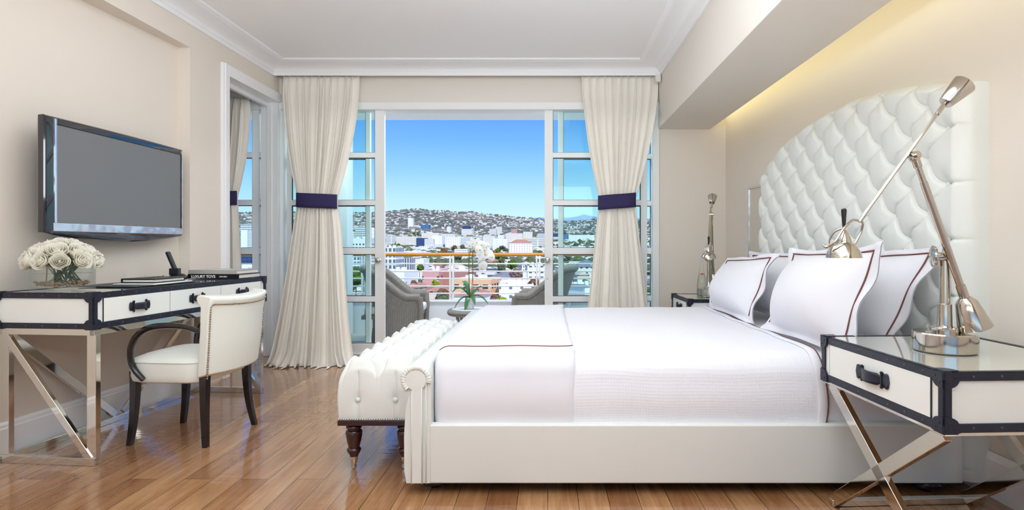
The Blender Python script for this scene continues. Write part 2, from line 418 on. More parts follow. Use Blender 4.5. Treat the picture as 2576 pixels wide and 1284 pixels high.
# headboard wall (slightly splayed)
m = MB(); vs = [(xr(YB), YB, 0), (xr(YW), YW, 0), (xr(YW), YW, 2.9), (xr(YB), YB, 2.9)]
vs2 = [(x+.12, y, z) for x, y, z in vs]
m.add(vs+vs2, [(0, 1, 2, 3), (7, 6, 5, 4), (0, 4, 5, 1), (3, 2, 6, 7), (1, 5, 6, 2), (0, 3, 7, 4)]); struct(m.build('wall_right', 'wall'))
m = MB(); vs = [(xr(YB)-.018, YB, 0), (xr(YW)-.018, YW, 0), (xr(YW)-.018, YW, .16), (xr(YW)-.006, YW, .19), (xr(YB)-.006, YB, .19), (xr(YB)-.018, YB, .16)]
m.add(vs, [(0, 1, 2, 5), (5, 2, 3, 4)]); struct(m.build('baseboard_right', 'trim'))
# left wall: band over the recess, pier, header over the side opening
m = MB()
m.box(XL-.15, XL, YB, 5.57, 2.508, 2.9)
m.box(XL-.15, XL, 5.57, YW, 2.46, 2.9)
m.box(XL-.15, XL, 4.275, 4.70, 0, 2.508)
m.box(XL-.15, XL, 4.70, 5.57, 2.46, 2.508)
struct(m.build('wall_left', 'wall'))
m = MB(); a0 = (xa(YB), YB); a1 = (xa(4.276), 4.276)
m.add([(a0[0], a0[1], 0), (a1[0], a1[1], 0), (a1[0], a1[1], 2.509), (a0[0], a0[1], 2.509), (a0[0]-.1, a0[1], 0), (a1[0]-.1, a1[1], 0), (a1[0]-.1, a1[1], 2.509), (a0[0]-.1, a0[1], 2.509)],
      [(0, 3, 2, 1), (4, 5, 6, 7), (0, 4, 7, 3), (0, 1, 5, 4), (1, 2, 6, 5)])
m.add([(a0[0]-.1, YB, 2.509), (XL-.01, YB, 2.509), (XL-.01, 4.276, 2.509), (a1[0]-.1, 4.276, 2.509)], [(0, 3, 2, 1)])
struct(m.build('wall_recess', 'wall'))
m = MB(); d = .02
def base_l(h, o): return [(xa(YB)+o, YB, h), (xa(4.275)+o, 4.275, h)]
p = base_l(0, d)+base_l(.145, d)+base_l(.15, d-.006)+base_l(.165, d-.006)+base_l(.178, .002)
m.add(p, [(i*2, i*2+1, i*2+3, i*2+2) for i in range(4)]); struct(m.build('baseboard_left', 'trim'))
# casing and reveal of the side opening
m = MB()
m.box(XL-.16, XL+.022, 4.676, 4.774, 0, 2.53)
m.box(XL-.16, XL+.022, 4.774, 5.70, 2.44, 2.53)
m.box(XL+.0, XL+.03, 4.70, 4.72, 0, 2.53)
m.box(XL-.12, XL-.08, 4.774, 5.66, 2.40, 2.44)
struct(m.build('trim_3', 'trim', bevel=.004))
m = MB(); m.box(XL-.16, XL+.005, 5.655, YW+.02, 0, 2.46); m.box(XL-.10, XL-.05, 5.645, 5.66, 0, 2.42)
struct(m.build('trim_4', 'trim', bevel=.004))
# side bay beyond the opening
m = MB(); m.box(-4.2, -4.1, 3.2, YW+.1, 0, 2.9); m.box(-4.2, XL-.28, 3.1, 3.2, 0, 2.9); struct(m.build('wall_side_bay', 'wall'))
struct(MB().box(-4.1, XL-.15, YW-.03, YW+.1, 2.45, 2.9).build('wall_side_header', 'wall_grey'))

# ================================================================== glazing
ROWS = [(276, 384), (397, 504), (517, 624), (640, 746), (760, 865)]
def hy(py, Y=YW): return EYE+(CY-py)*Y/F
def hx(px, Y=YW): return (px-CX)*Y/F
def leaf(name, xs, st, y0, rails=True, thick=.045, label=None):
    """xs: stile intervals in metres [(x0,x1),...]; st outer (x0,x1)"""
    m = MB()
    for a, b in xs: m.box(a, b, y0, y0+thick, 0.012, hy(266))
    x0, x1 = st[0]+.01, st[1]-.01
    for i in range(4):
        m.box(x0, x1, y0+.002, y0+thick-.002, hy(ROWS[i+1][0]), hy(ROWS[i][1]))
    m.box(x0, x1, y0+.002, y0+thick-.002, .012, hy(865)); m.box(x0, x1, y0+.002, y0+thick-.002, hy(276), hy(266))
    o = struct(m.build(name, 'frame', bevel=.003)); 
    g = MB(); ga = MB(); e = .006
    ins = []
    X = sorted(xs)
    for i in range(len(X)-1): ins.append((X[i][1], X[i+1][0]))
    for (a, b) in ins:
        for r0, r1 in ROWS:
            z0, z1 = hy(r1), hy(r0)
            ga.box(a, b, y0+.012, y0+.03, z1-e, z1); ga.box(a, b, y0+.012, y0+.03, z0, z0+e*.6)
            ga.box(a, a+e*.6, y0+.012, y0+.03, z0, z1); ga.box(b-e, b, y0+.012, y0+.03, z0, z1)
            mm = MB().box(a, b, y0+.019, y0+.023, z0, z1); mm.build('glass_pane', 'pane', o)
    ga.build('gasket', 'rubber', o)
    return o
def knob(x, parent):
    m = MB(); z = hy(655); y = YW
    m.lathe([(.026, 0), (.026, .006), (.012, .01), (.011, .03), (.024, .036), (.027, .048), (.022, .06), (.012, .062), (.010, .058), (0, .058)], (x, y, z), 24, axis=(0, -1, 0))
    m.build('door_knob', 'chrome_bright', parent, smooth='auto')
    MB().ball((x, y-.001, hy(702)), .006).build('lock_bolt', 'chrome', parent)
D1 = leaf('door_1', [(hx(721), hx(733)), (hx(943), hx(967))], (hx(721), hx(967)), YW)
knob(hx(952), D1)
D2 = leaf('door_2', [(hx(1370), hx(1391)), (hx(1612), hx(1628))], (hx(1370), hx(1628)), YW)
knob(hx(1377), D2)
leaf('window_1', [(-2.60, -2.55), (hx(923, 5.85), hx(934, 5.85))], (-2.6, hx(934, 5.85)), YW+.08)
leaf('window_2', [(hx(1404, 5.85), hx(1417, 5.85)), (1.02, 1.07)], (hx(1404, 5.85), 1.07), YW+.08)
leaf('window_3', [(-4.1, -4.05), (-3.5, -3.44), (hx(634), hx(648)), (hx(660), hx(669))], (-4.1, hx(669)), YW)
m = MB(); m.box(hx(648), hx(652), YW-.01, YW+.04, .012, hy(278)); struct(m.build('trim_8', 'frame'))
# frame head, jambs and sill of the big opening
m = MB()
m.box(XL, XB0+.01, YW-.045, YW+.12, hy(278), hy(260)); m.box(XL, XL+.035, YW-.02, YW+.12, 0, hy(278)); m.box(hx(1641), XB0+.012, YW-.02, YW+.12, 0, hy(262))
m.box(XL, XB0+.01, YW-.02, YW+.14, 0, .014); m.box(-4.1, XL-.15, YW-.045, YW+.12, hy(278), 2.46)
struct(m.build('trim_5', 'frame', bevel=.003))
# curtain track
m = MB(); m.box(XL+.02, XB0-.01, 5.60, 5.66, 2.695, 2.74); struct(m.build('trim_6', 'wall_grey'))

# ================================================================== curtains
def curtain(name, label, top, waist, bot, y0, yb, ztop, zw, nf, seed, group, pud=.08):
    rnd = random.Random(seed)
    root = thing(name, label, 'curtain', ((bot[0]+bot[1])/2, yb, 0), 0, group)
    NZ, NT_ = 84, 330
    ph = [rnd.uniform(-.5, .5) for _ in range(nf+2)]; am = [rnd.uniform(.6, 1.25) for _ in range(nf+2)]
    sw = [rnd.uniform(0, 6) for _ in range(nf+2)]
    def lerp(a, arr): k = max(0, min(nf, a*nf)); i = int(k); f = smooth01(k-i); return arr[i]*(1-f)+arr[i+1]*f
    def pt(u, v):
        # v 0 top .. 1 floor(+puddle)
        z = ztop*(1-v/.965) if v < .965 else 0.
        z = max(z, 0.004); t = 2*u-1
        if z > zw:
            s = (ztop-z)/(ztop-zw); e = s**2.3*.75+.25*smooth01(s)
            x0 = top[0]+(waist[0]-top[0])*e; x1 = top[1]+(waist[1]-top[1])*e; A = .024*(1-s)+.018*s+.012*math.sin(PI*s); bul = .05*s*s
            y = y0
        else:
            s = (zw-z)/zw; e = .8*s**.85+.2*s**4
            x0 = waist[0]+(bot[0]-waist[0])*e; x1 = waist[1]+(bot[1]-waist[1])*e; A = .018+.030*s**.7; bul = .05+.05*s
            y = y0+(yb-y0)*s**1.6
        lp = lerp(u, ph); la = lerp(u, am); ls = lerp(u, sw)
        wv = u*nf+.28*lp+.10*math.sin(z*2.1+ls)*(1 if z < zw-.1 or z > zw+.15 else .3)
        f = math.sin(2*PI*wv); f = math.copysign(abs(f)**.75, f)+.22*math.sin(4*PI*wv+ls+z*.6)
        x = (x0+x1)/2+(x1-x0)/2*t*1.0+(x1-x0)*.016*math.cos(2*PI*wv)*1.6
        if ztop-z < .13:   # gathered heading
            q = (ztop-z)/.13; f = f*(.35+.65*q)+.35*math.sin(2*PI*wv*2)*math.exp(-((q-.55)/.2)**2)
        if ztop > 2.6:
            yt = smooth01((z-2.15)/.42); y2 = y+(5.645-y)*yt; x *= y2/y; y = y2
        y = y-bul*math.sqrt(max(0, 1-t*t))-A*la*f
        if v >= .93:
            k = (v-.93)/.07; y -= pud*k*(.7+.5*math.sin(ls+wv*1.3)); x += .05*k*t+.012*math.sin(wv*5)*k
            if v >= .965: z = .005+.012*(1-k)*(1+f)+.010*max(0, math.sin(2*PI*wv+k*4))*(1-k)
            else: z += .0
        return (x, y, z)
    MB().grid(pt, NT_, NZ).build('curtain_panel', 'curtain', root, smooth=True, solid=.003)
    # tie band
    b = MB(); bx = (waist[0]+waist[1])/2; hw = (waist[1]-waist[0])/2+.008; tilt = rnd.uniform(-.03, .03)
    def band(u, v):
        a = 2*PI*u; x = bx+hw*math.copysign(abs(math.cos(a))**.8, math.cos(a)); y = y0-.015+.088*math.sin(a)
        return (x, y, zw-.066+.132*v+tilt*math.cos(a)*.5+.006*math.sin(a))
    b.grid(band, 48, 4, cu=True); b.build('tie_band', 'navy', root, smooth=True, solid=.006).__setitem__('label', 'navy blue tie band')
    return root
G = 'ivory floor length curtains tied with navy bands'
curtain('curtain', 'ivory curtain with navy tieback, in front of the sliding door behind the desk chair', (-2.47, -1.765), (-2.315, -1.965), (-2.49, -1.74), 5.46, 5.27, 2.69, 1.48, 11, 3, None)
curtain('curtain', 'ivory curtain with navy tieback falling behind the bed beside the far nightstand', (.305, 1.01), (.475, .805), (.28, 1.0), 5.46, 5.40, 2.69, 1.475, 10, 11, None)
curtain('curtain', 'ivory curtain with navy tieback seen through the side opening past the television wall', (-3.55, -2.80), (-3.25, -2.915), (-3.5, -2.80), 5.50, 5.42, 2.45, 1.495, 11, 5, None, pud=.04)
# curtain bracket at the right end
m = MB(); m.box(1.01, 1.06, 5.50, 5.56, 2.60, 2.67); struct(m.build('trim_7', 'wall_grey', bevel=.008))
# ================================================================== bed
YN = 2.53; YF = 4.62; S1 = F/YN
bed = thing('bed', 'white leather bed with tall arched button tufted headboard and scroll footboard', 'bed', (.6, 3.55, 0))
for y in (YN, YF-.05): MB().box(-.508, 1.785, y-.004, y+.046, .049, .302).build('side_rail', 'fabric_bed', bed, bevel=.008, seg=3)
m = MB(); m.box(.578, .5795, YN-.0008, YN+.004, .055, .297); m.build('rail_seam', 'wall_grey', bed)
m = MB(); m.box(-.5, 1.78, YN+.05, YF-.05, .10, .28); m.build('slat_base', 'black', bed)
# scroll footboard: profile in x,z swept along y
cxs, czs, rs = -.565, .495, .066
prof = [(-.608, .05), (-.617, .10), (-.618, .25), (-.612, .36), (-.600, .425)]
prof += [(cxs+rs*math.cos(a), czs+rs*math.sin(a)) for a in [math.radians(d) for d in (215, 200, 180, 160, 140, 120, 100, 80, 60, 40)]]
prof += [(-.506, .50), (-.502, .44), (-.502, .05)]
m = MB(); k = len(prof)
ys = [YN-.006, YN, YF, YF+.006]
for y in (YN, YF): m.v += [(x, y, z) for x, z in prof]
for i in range(k): m.f.append((i, (i+1) % k, k+(i+1) % k, k+i))
m.mi = [0]*len(m.f); m.poly([(x, YN, z) for x, z in prof][::-1]); m.poly([(x, YF, z) for x, z in prof])
fb = m.build('footboard', 'leather', bed, smooth='auto', angle=40)
# facing panel + ruched trim on the scroll end
m = MB()
m.box(-.582, -.54, YN-.012, YN-.004, .053, .50)
arc = [(cxs+(rs-.022)*math.cos(a), YN-.012, czs+(rs-.022)*math.sin(a)) for a in [2*PI*i/28 for i in range(28)]]
m.add([(cxs, YN-.014, czs)]+arc, [(0, 1+(i+1) % 28, 1+i) for i in range(28)])
m.build('front_facing', 'leather', fb, bevel=.002)
def ruche(u, v):
    a = math.radians(225)-u*math.radians(235); b = 2*PI*v
    r = .0125+.0006*math.sin(u*2*PI*19)+.0004*math.sin(u*2*PI*31)
    R = rs-.012
    return (cxs+(R+r*math.cos(b))*math.cos(a), YN-.006-r*.8*math.sin(b), czs+(R+r*math.cos(b))*math.sin(a))
m = MB().grid(ruche, 180, 10, cv=True); m.build('ruched_trim', 'leather', fb, smooth=True)
m = MB(); m.tube([(-.583, YN-.01, .05), (-.583, YN-.01, .45)], .0025, 6); m.tube([(-.540, YN-.01, .05), (-.540, YN-.01, .50)], .0025, 6)
m.tube([(-.522, YN-.009, .05), (-.522, YN-.009, .50)], .002, 6); m.build('piping', 'leather', fb, smooth=True)
for x, y in ((-.50, YN+.10), (-.50, YF-.12), (1.66, YN+.06), (1.66, YF-.12)):
    MB().lathe([(.028, 0), (.03, .006), (.034, .012), (.06, .018), (.071, .03), (.072, .038), (.066, .047), (.05, .05), (0, .05)], (x, y, 0), 32).build('bun_foot', 'bun', bed, smooth='auto')

# headboard -------------------------------------------------------
HN = Vector((1.785, 2.527, 0)); HD = Vector((-.053, 1, 0)).normalized(); HNn = Vector((-HD.y, HD.x, 0))
def seam_d(p): p = p-math.floor(p); return min(p, 1-p)
def tuft(u, v, a, b, A=.045):
    p = u/a+v/b; q = u/a-v/b; p, q = p+.055*math.sin(2*PI*q), q-.055*math.sin(2*PI*p)
    dp = seam_d(p); dq = seam_d(q); d = min(1, math.hypot(dp, dq)/.62)
    fp = p-math.floor(p); fq = q-math.floor(q)
    def fold(x): return (1-math.exp(-x*26))*(1-.55*x**4)*(1-math.exp(-(1-x)*30)*.6)
    sm = fold(1-fp)*fold(fq)
    cr = .16*math.exp(-min(dp, dq)*a*.75/.0038)
    return A*(.46*sm+.54*(1-(1-d)**2.4)-cr)
tu = [0, .025, .075, .15, .28, .52, .90, 1.28, 1.63, 1.84, 1.98, 2.06, 2.12, 2.15]
tv = [1.775, 1.79, 1.80, 1.815, 1.853, 1.892, 1.925, 1.905, 1.845, 1.775, 1.71, 1.66, 1.60, 1.50]
WH = 2.15
def htop(u): return float(np.interp(u, tu, tv))
def htop_s(u): return sum(htop(max(0, min(WH, u+d))) for d in (-.06, -.03, 0, .03, .06))/5
A_, B_ = .235, .25; U0, V0 = .125, 1.10   # lattice origin: first button column at u=.125
def hb(i, j):
    u = WH*i; t = htop_s(u) if i < .97 else htop_s(u)
    v = .05+(t-.05)*j
    e = min(u*1.0, WH-u, (t-v))
    if u < U0:     # plain border: horizontal seams at the button rows
        dv = seam_d((v-V0)/B_)*B_; k = smooth01(u/U0)
        hbase = tuft(0, v-V0, A_, B_, .055); hs = .05*(1-.35*math.exp(-dv/.006))
        h = hs*(1-k**3)+hbase*k**3
    else: h = tuft(u-U0, v-V0, A_, B_, .055)
    R = .055; 
    if e < R: h = h*(.35+.65*smooth01(e/R)); h -= .05*(1-math.sqrt(max(0, 1-(1-e/R)**2)))
    p = HN+HD*u+HNn*(-.035+h); return (p.x, p.y, v)
m = MB(); NU, NV = 500, 360
m.grid(hb, NU, NV, flip=True)
# side/top wrap to the wall
V_ = NV+1; bnd = [i*V_ for i in range(NU+1)][::-1]+[j for j in range(1, NV+1)]+[i*V_+NV for i in range(1, NU+1)]+[NU*V_+j for j in range(NV-1, -1, -1)]
bk = []
for idx in bnd:
    p = Vector(m.v[idx]); u = (p-HN).dot(HD); q = HN+HD*u-HNn*.118; bk.append((q.x, q.y, p.z))
o0 = len(m.v); m.v += bk
for a in range(len(bnd)-1): m.f.append((bnd[a+1], bnd[a], o0+a, o0+a+1)); m.mi.append(0)
hbd = m.build('headboard', 'leather', bed, smooth=True)
def on_hb(u, v, h): p = HN+HD*u+HNn*(-.035+h); return Vector((p.x, p.y, v))
for i in range(0, 19):
    for j in range(-1, 8):
        u = U0+A_*i/2; v = V0+B_*(j+(.5 if i % 2 else 0))-B_
        if u > WH-.03 or v > htop_s(u)-.05 or v < .62: continue
        pass
m = MB()
cnt = 0
for i in range(0, 19):
    for j in range(-3, 8):
        u = U0+A_*i/2; v = V0+B_*(j+(.5 if i % 2 else 0))
        if u > WH-.04 or v > htop_s(u)-.06 or v < .78: continue
        b = MB().ball(on_hb(u, v, .004), (.010, .012, .012), 12, 8); b.build('button', 'leather', hbd, smooth=True)

# mattress and bedding -------------------------------------------
def bedding(x0, x1, yn, yf, zb, zt, r, round0=False, round1=False, wob=.003, nx=60, seed=1, crown=.0, rf=None):
    rf = rf or r
    L1 = zt-r-zb; La = r*PI/2; L2 = (yf-yn)-2*r; tot = 2*L1+2*La+L2
    def sec(s):
        s *= tot
        if s < L1: return 0., zb+s, (-1, 0), s/L1
        s -= L1
        if s < La: a = s/r; return r*(1-math.cos(a)), zt-r+r*math.sin(a), (-math.cos(a), math.sin(a)), 1
        s -= La
        if s < L2: return r+s, zt+crown*math.sin(PI*s/L2), (0, 1), 1
        s -= L2
        if s < La: a = s/r; return r+L2+r*math.sin(a), zt-r+r*math.cos(a), (math.sin(a), math.cos(a)), 1
        s -= La
        return yf-yn, zt-r-s, (1, 0), 1-s/L1
    def pt(i, j):
        x = x0+(x1-x0)*i; y, z, nn, q = sec(j); ins = 0
        if round0:
            d = x-x0
            if d < rf: ins = rf-math.sqrt(max(0, rf*rf-(rf-d)**2))
        if round1:
            d = x1-x
            if d < r: ins = max(ins, r-math.sqrt(max(0, r*r-(r-d)**2)))
        w_ = wob*(math.sin(x*5+seed+z*3)+.6*math.sin(y*4.3+x*7+seed*2)+.4*math.sin(x*17+z*9+seed))
        bulge = .012*math.sin(PI*min(1, q))*(abs(nn[0]))
        if round0: x -= .035*math.sin(PI*min(1, max(0, y/(yf-yn))))*math.exp(-max(0, x-x0)/.3)
        yy = yn+y-nn[0]*ins+nn[0]*(w_+bulge); zz = z-nn[1]*ins+nn[1]*w_
        return (x, yy, max(zb-.0, zz))
    return pt
mt = MB(); mt.grid(bedding(-.485, 1.72, YN+.06, YF-.07, .28, .575, .07, True, True), 50, 70)
m2 = mt; sh = mt
mat_ = MB().box(-.48, 1.72, YN+.08, YF-.09, .28, .55)
o = mat_.build('mattress', 'linen', smooth=False, bevel=.05, seg=4); tag(o, 'white mattress hidden under the coverlet, inside the leather bed rails', 'mattress')
# sheet at the head end
m = MB(); m.grid(bedding(1.10, 1.735, YN+.048, YF-.055, .28, .583, .09, False, True, .004), 60, 130)
o = m.build('bed_sheet', 'linen', smooth=True); tag(o, 'smooth white sheet under the pillows, hanging down beside the near nightstand', 'sheet')
# coverlet
m = MB(); m.grid(bedding(.03, 1.18, YN+.038, YF-.05, .285, .598, .115, False, False, .004, seed=2), 90, 150)
cv = m.build('coverlet', 'waffle', smooth=True); tag(cv, 'white waffle weave coverlet spread over the bed with a brown piped edge', 'coverlet')
def cross_path(f, x, n=110, off=.002, j0=0., j1=1.):
    out = []
    for k in range(n+1):
        t = j0+(j1-j0)*k/n; p = f(x, t); out.append(p)
    return out
fcv = bedding(.03, 1.21, YN+.036, YF-.048, .285, .601, .115, True, False, .004, seed=2)
# turned back band with piping
m = MB(); 
def bandf(i, j): 
    q = fcv(.965+.035*i, j); k = math.sin(PI*min(1, i*1.0)); return (q[0]+.006*math.sin(j*40), q[1]-(.004*k if j < .4 else 0), q[2]+.004*k)
m.grid(bandf, 6, 150); m.build('turned_edge', 'linen', cv, smooth=True, solid=.004)
m = MB(); pth = [Vector(bandf(1., j/200))+Vector((0, -.002 if j < 50 else 0, .002)) for j in range(201)]
m.tube(pth, .0035, 6); m.build('piping', 'brown_cord', cv, smooth=True)
# folded duvet at the foot
fd = bedding(-.503, .118, YN+.028, YF-.043, .288, .617, .115, True, False, .003, seed=5, rf=.065)
def fdv(i, j):
    p = fd(i, j); e = max(0, (i-.93)/.07); k = 1-math.sqrt(max(0, 1-e*e)); 
    up = .018*k
    return (p[0]+.002*math.sin(j*90)*smooth01((i-.9)*10), p[1]+(up if j < .25 else (-up if j > .8 else 0)), p[2]-(up if .15 < j < .85 else 0))
m = MB(); m.grid(fdv, 70, 170); du = m.build('folded_duvet', 'linen', smooth=True); tag(du, 'smooth white folded duvet across the foot of the bed with one brown stripe', 'duvet')
jj = .235
best = min([k/1000 for k in range(100, 400)], key=lambda j: abs((CY-(fdv(.5, j)[2]-EYE)*F/fdv(.5, j)[1])-871))
m = MB(); m.tube([Vector(fdv(.03+.96*i/40, best+.0015*math.sin(i*.3)))+Vector((0, -.001, .0015)) for i in range(41)], .0024, 6); m.build('stripe_cord', 'brown_cord', du, smooth=True)

# pillows ----------------------------------------------------------
def pillow(label, bl, br, tr, tl, T, seed, cat='pillow', group=None, fl=.19):
    """corners (flange tips) in world coords: bottom-near.. order bl(bottom far), br(bottom near), tr(top near), tl(top far)"""
    rnd = random.Random(seed); bl, br, tr, tl = map(Vector, (bl, br, tr, tl))
    cen = (bl+br+tr+tl)/4
    root = thing('pillow', label, cat, (cen.x, cen.y, min(bl.z, br.z)), 0, group)
    n = ((br-bl).cross(tl-bl)).normalized()
    if n.x > 0: n = -n
    a1, a2, a3 = [rnd.uniform(0, 6) for _ in range(3)]
    k = 1/(1+fl)
    def base(u, v):  # u,v in -1..1 across flange
        s, t = (u+1)/2, (v+1)/2
        p = bl*(1-s)*(1-t)+br*s*(1-t)+tr*s*t+tl*(1-s)*t
        # concave edges
        pin = .05
        c = p-cen; 
        ex = 1-pin*(1-u*u)*abs(v)**3; ey = 1-pin*(1-v*v)*abs(u)**3
        wid = (br-bl+tr-tl)/2; hei = (tl-bl+tr-br)/2
        p = p-wid*.5*u*pin*(1-v*v)*abs(u)**2*.9-hei*.5*v*pin*1.4*(1-u*u)*abs(v)**2
        return p
    def surf(side):
        def f(i, j):
            # denser near the border
            u = 2*i-1; v = 2*j-1
            p = base(u, v); ub = u/k; vb = v/k
            th = 0
            if abs(ub) < 1 and abs(vb) < 1:
                th = T*((1-abs(ub)**2.4)**.72)*((1-abs(vb)**2.4)**.72)*(1-.22*v)
                th *= 1+.04*math.sin(3*u+a1)+.03*math.sin(4*v+2*u+a2)
            wv = .008*math.sin(7*u+a1)*smooth01((abs(v)-k)*12)+.015*math.sin(6*v+a3)*smooth01((abs(u)-k)*12)
            cr = .0016*math.sin(11*u+5*v+a2)*(1-abs(u))*1.0
            th *= 1.25 if side > 0 else .55
            p = p+n*side*(th+.0025+cr)+n*wv
            if p.z < .606 : p = Vector((p.x, p.y, .606+.02*(p.z-.606)))
            return tuple(p)
        return f
    m = MB(); N = 60; m.grid(surf(1), N, N, flip=True); m.grid(surf(-1), N, N)
    m.build('pillow_cover', 'linen', root, smooth=True)
    path = []
    for q in range(200):
        w_ = q/50; s = w_-int(w_)
        e = k*1.035
        u, v = [(-e+2*e*s, -e), (e, -e+2*e*s), (e-2*e*s, e), (-e, e-2*e*s)][int(w_)]
        i, j = (u+1)/2, (v+1)/2
        pp = Vector(surf(1)(i, j))+n*.0025
        path.append(pp)
    on = [p.z > .645 for p in path]; st = next(i for i in range(200) if on[i] and not on[i-1]); seg_ = []
    for i in range(200):
        if on[(st+i) % 200]: seg_.append(path[(st+i) % 200])
        else: break
    MB().tube(seg_, .0038, 6).build('piping', 'brown_cord', root, smooth=True)
    return root
# back row leaning on the headboard, front row before it
pillow('large white piped pillow at the back, against the headboard behind the reading lamp column', (1.50, 3.42, .60), (1.52, 2.62, .60), (1.70, 2.52, 1.075), (1.66, 3.48, 1.03), .10, 2)
pillow('white piped pillow at the back against the headboard, peeking over the far front pillow', (1.44, 4.42, .60), (1.46, 3.58, .60), (1.60, 3.50, 1.04), (1.56, 4.50, 1.02), .10, 3)
pillow('large white piped pillow in front, nearest the lamp shade, resting on the turned sheet', (1.20, 3.30, .60), (1.24, 2.44, .60), (1.40, 2.42, 1.085), (1.40, 3.36, 1.05), .115, 4)
pillow('white piped pillow in front on the window side of the bed', (1.20, 4.42, .60), (1.20, 3.48, .60), (1.35, 3.46, 1.03), (1.34, 4.42, .98), .105, 5)

# mirror behind the far nightstand on the headboard wall
def wallp(y, off=0): return xr(y)-off
mir = thing('wall_panel_mirror', 'thin framed pale mirror panel on the wall beside the headboard', 'mirror', (wallp(4.8), 4.8, .75))
def slab(m, ya, yb, z0, z1, o0_, o1_):
    vs = [(wallp(y, o), y, z) for z in (z0, z1) for y in (ya, yb) for o in (o1_, o0_)]
    m.add(vs, [(0, 2, 3, 1), (4, 5, 7, 6), (0, 1, 5, 4), (2, 6, 7, 3), (0, 4, 6, 2), (1, 3, 7, 5)])
m = MB(); slab(m, 4.62, 5.13, .70, 1.56, .002, .008); m.build('panel_glass', principled('mirror_panel', (214, 207, 192), .25, spec=.5), mir)
m = MB(); slab(m, 4.62, 5.14, 1.556, 1.566, .002, .016); slab(m, 5.13, 5.14, .70, 1.56, .002, .016); slab(m, 4.62, 5.14, .69, .70, .002, .016); m.build('frame_edge', 'tv_silver', mir)

# ================================================================== tufted bench
bn = thing('tufted_bench', 'white button tufted leather bench on turned dark legs at the foot of the bed', 'bench', (-.81, 3.5, 0))
bx0, bx1, by0, by1 = -.985, -.635, 2.775, 4.30; bz0, bz1 = .245, .475
def btop(i, j):
    x = bx0+(bx1-bx0)*i; y = by0+(by1-by0)*j
    h = tuft(x-bx0-.09, y-by0-.09, .176, .20, .088)
    e = min(x-bx0, bx1-x, y-by0, by1-y); R = .032
    if e < R: k = smooth01(e/R); h = h*(.55+.45*k)-.018*(1-math.sqrt(max(0, 1-(1-e/R)**2)))
    cr = .018*math.sin(PI*i)
    return (x, y, bz1-.035+h+cr)
m = MB(); NU, NV = 110, 440; m.grid(btop, NU, NV)
V_ = NV+1
bnd = [i*V_ for i in range(NU)]+[NU*V_+j for j in range(NV)]+[i*V_+NV for i in range(NU, 0, -1)]+[j for j in range(NV, 0, -1)]
rows = 14; nb = len(bnd); base = len(m.v)
P0 = [Vector(m.v[i]) for i in bnd]
for r in range(1, rows+1):
    q = r/rows
    for p in P0:
        z = p.z+(bz0-p.z)*q; out = .006*math.sin(PI*q)
        nx = (1 if p.x > bx1-1e-4 else (-1 if p.x < bx0+1e-4 else 0)); ny = (1 if p.y > by1-1e-4 else (-1 if p.y < by0+1e-4 else 0))
        al = (p.x-bx0) if ny else (p.y-by0)
        per = .176 if ny else .20
        sd = abs(((al-.09+per*.0)/(per)) % 1.0); sd = min(sd, 1-sd)*per
        dn = .010*math.exp(-(sd/.006))
        db = math.hypot(sd, (q-.58)*.2); dn += .016*math.exp(-(db/.02)**1.3)
        m.v.append((p.x+nx*(out-dn), p.y+ny*(out-dn), z))
for r in range(rows):
    for a in range(nb):
        p0 = bnd[a] if r == 0 else base+(r-1)*nb+a; p1 = bnd[(a+1) % nb] if r == 0 else base+(r-1)*nb+(a+1) % nb
        m.f.append((p1, p0, base+r*nb+a, base+r*nb+(a+1) % nb)); m.mi.append(0)
# orientation fix not needed
cu = m.build('cushion', 'leather', bn, smooth=True)
for i in range(-1, 6):
    for j in range(-1, 18):
        x = bx0+.09+.176*i/2; y = by0+.09+.20*(j/2)
        if (i+j) % 2: continue
        if bx0+.03 < x < bx1-.03 and by0+.03 < y < by1-.03:
            MB().ball((x, y, bz1-.028+.018*math.sin(PI*(x-bx0)/(bx1-bx0))), (.011, .011, .006), 12, 6).build('button', 'leather', cu, smooth=True)
for x in (bx0+.09, bx0+.266): MB().ball((x, by0-.002, .345), (.011, .007, .011), 14, 8).build('button', 'leather', cu, smooth=True)
m = MB(); m.box(bx0-.006, bx1+.006, by0-.006, by1+.006, .222, .246); m.build('seat_rail', 'mahogany', bn, bevel=.003)
m = MB()
def nails(a, b, st=.011):
    a = Vector(a); b = Vector(b); n_ = int((b-a).length/st)
    for i in range(n_+1): m.ball(a+(b-a)*i/n_, .0052, 8, 5)
nails((bx0, by0-.004, .252), (bx1, by0-.004, .252)); nails((bx0-.004, by0, .252), (bx0-.004, by1, .252))
m.build('nailhead_trim', 'nickel_nail', bn, smooth=True)
for x in (bx0+.055, bx1-.05):
    for y in (by0+.05, by1-.05):
        leg = MB().lathe([(.030, .224), (.030, .214), (.037, .208), (.037, .200), (.030, .195), (.030, .190), (.036, .187), (.0385, .180), (.038, .165), (.034, .14), (.027, .11), (.025, .104), (.031, .100), (.0335, .095), (.032, .088), (.027, .078), (.020, .066), (.020, .062), (0, .062)], (x, y, 0), 28).build('leg', 'mahogany', bn, smooth='auto', angle=50)
        c = MB().lathe([(.018, .064), (.018, .050), (.013, .028), (.011, .026), (0, .026)], (x, y, 0), 20)
        c.box(x-.008, x+.006, y-.011, y-.008, .012, .03); c.box(x-.008, x+.006, y+.008, y+.011, .012, .03)
        c.lathe([(0, -.007), (.010, -.007), (.013, -.003), (.013, .003), (.010, .007), (0, .007)], (x-.002, y, .0131), 20, axis=(0, 1, 0))
        c.build('caster', 'chrome', leg, smooth='auto', angle=50)
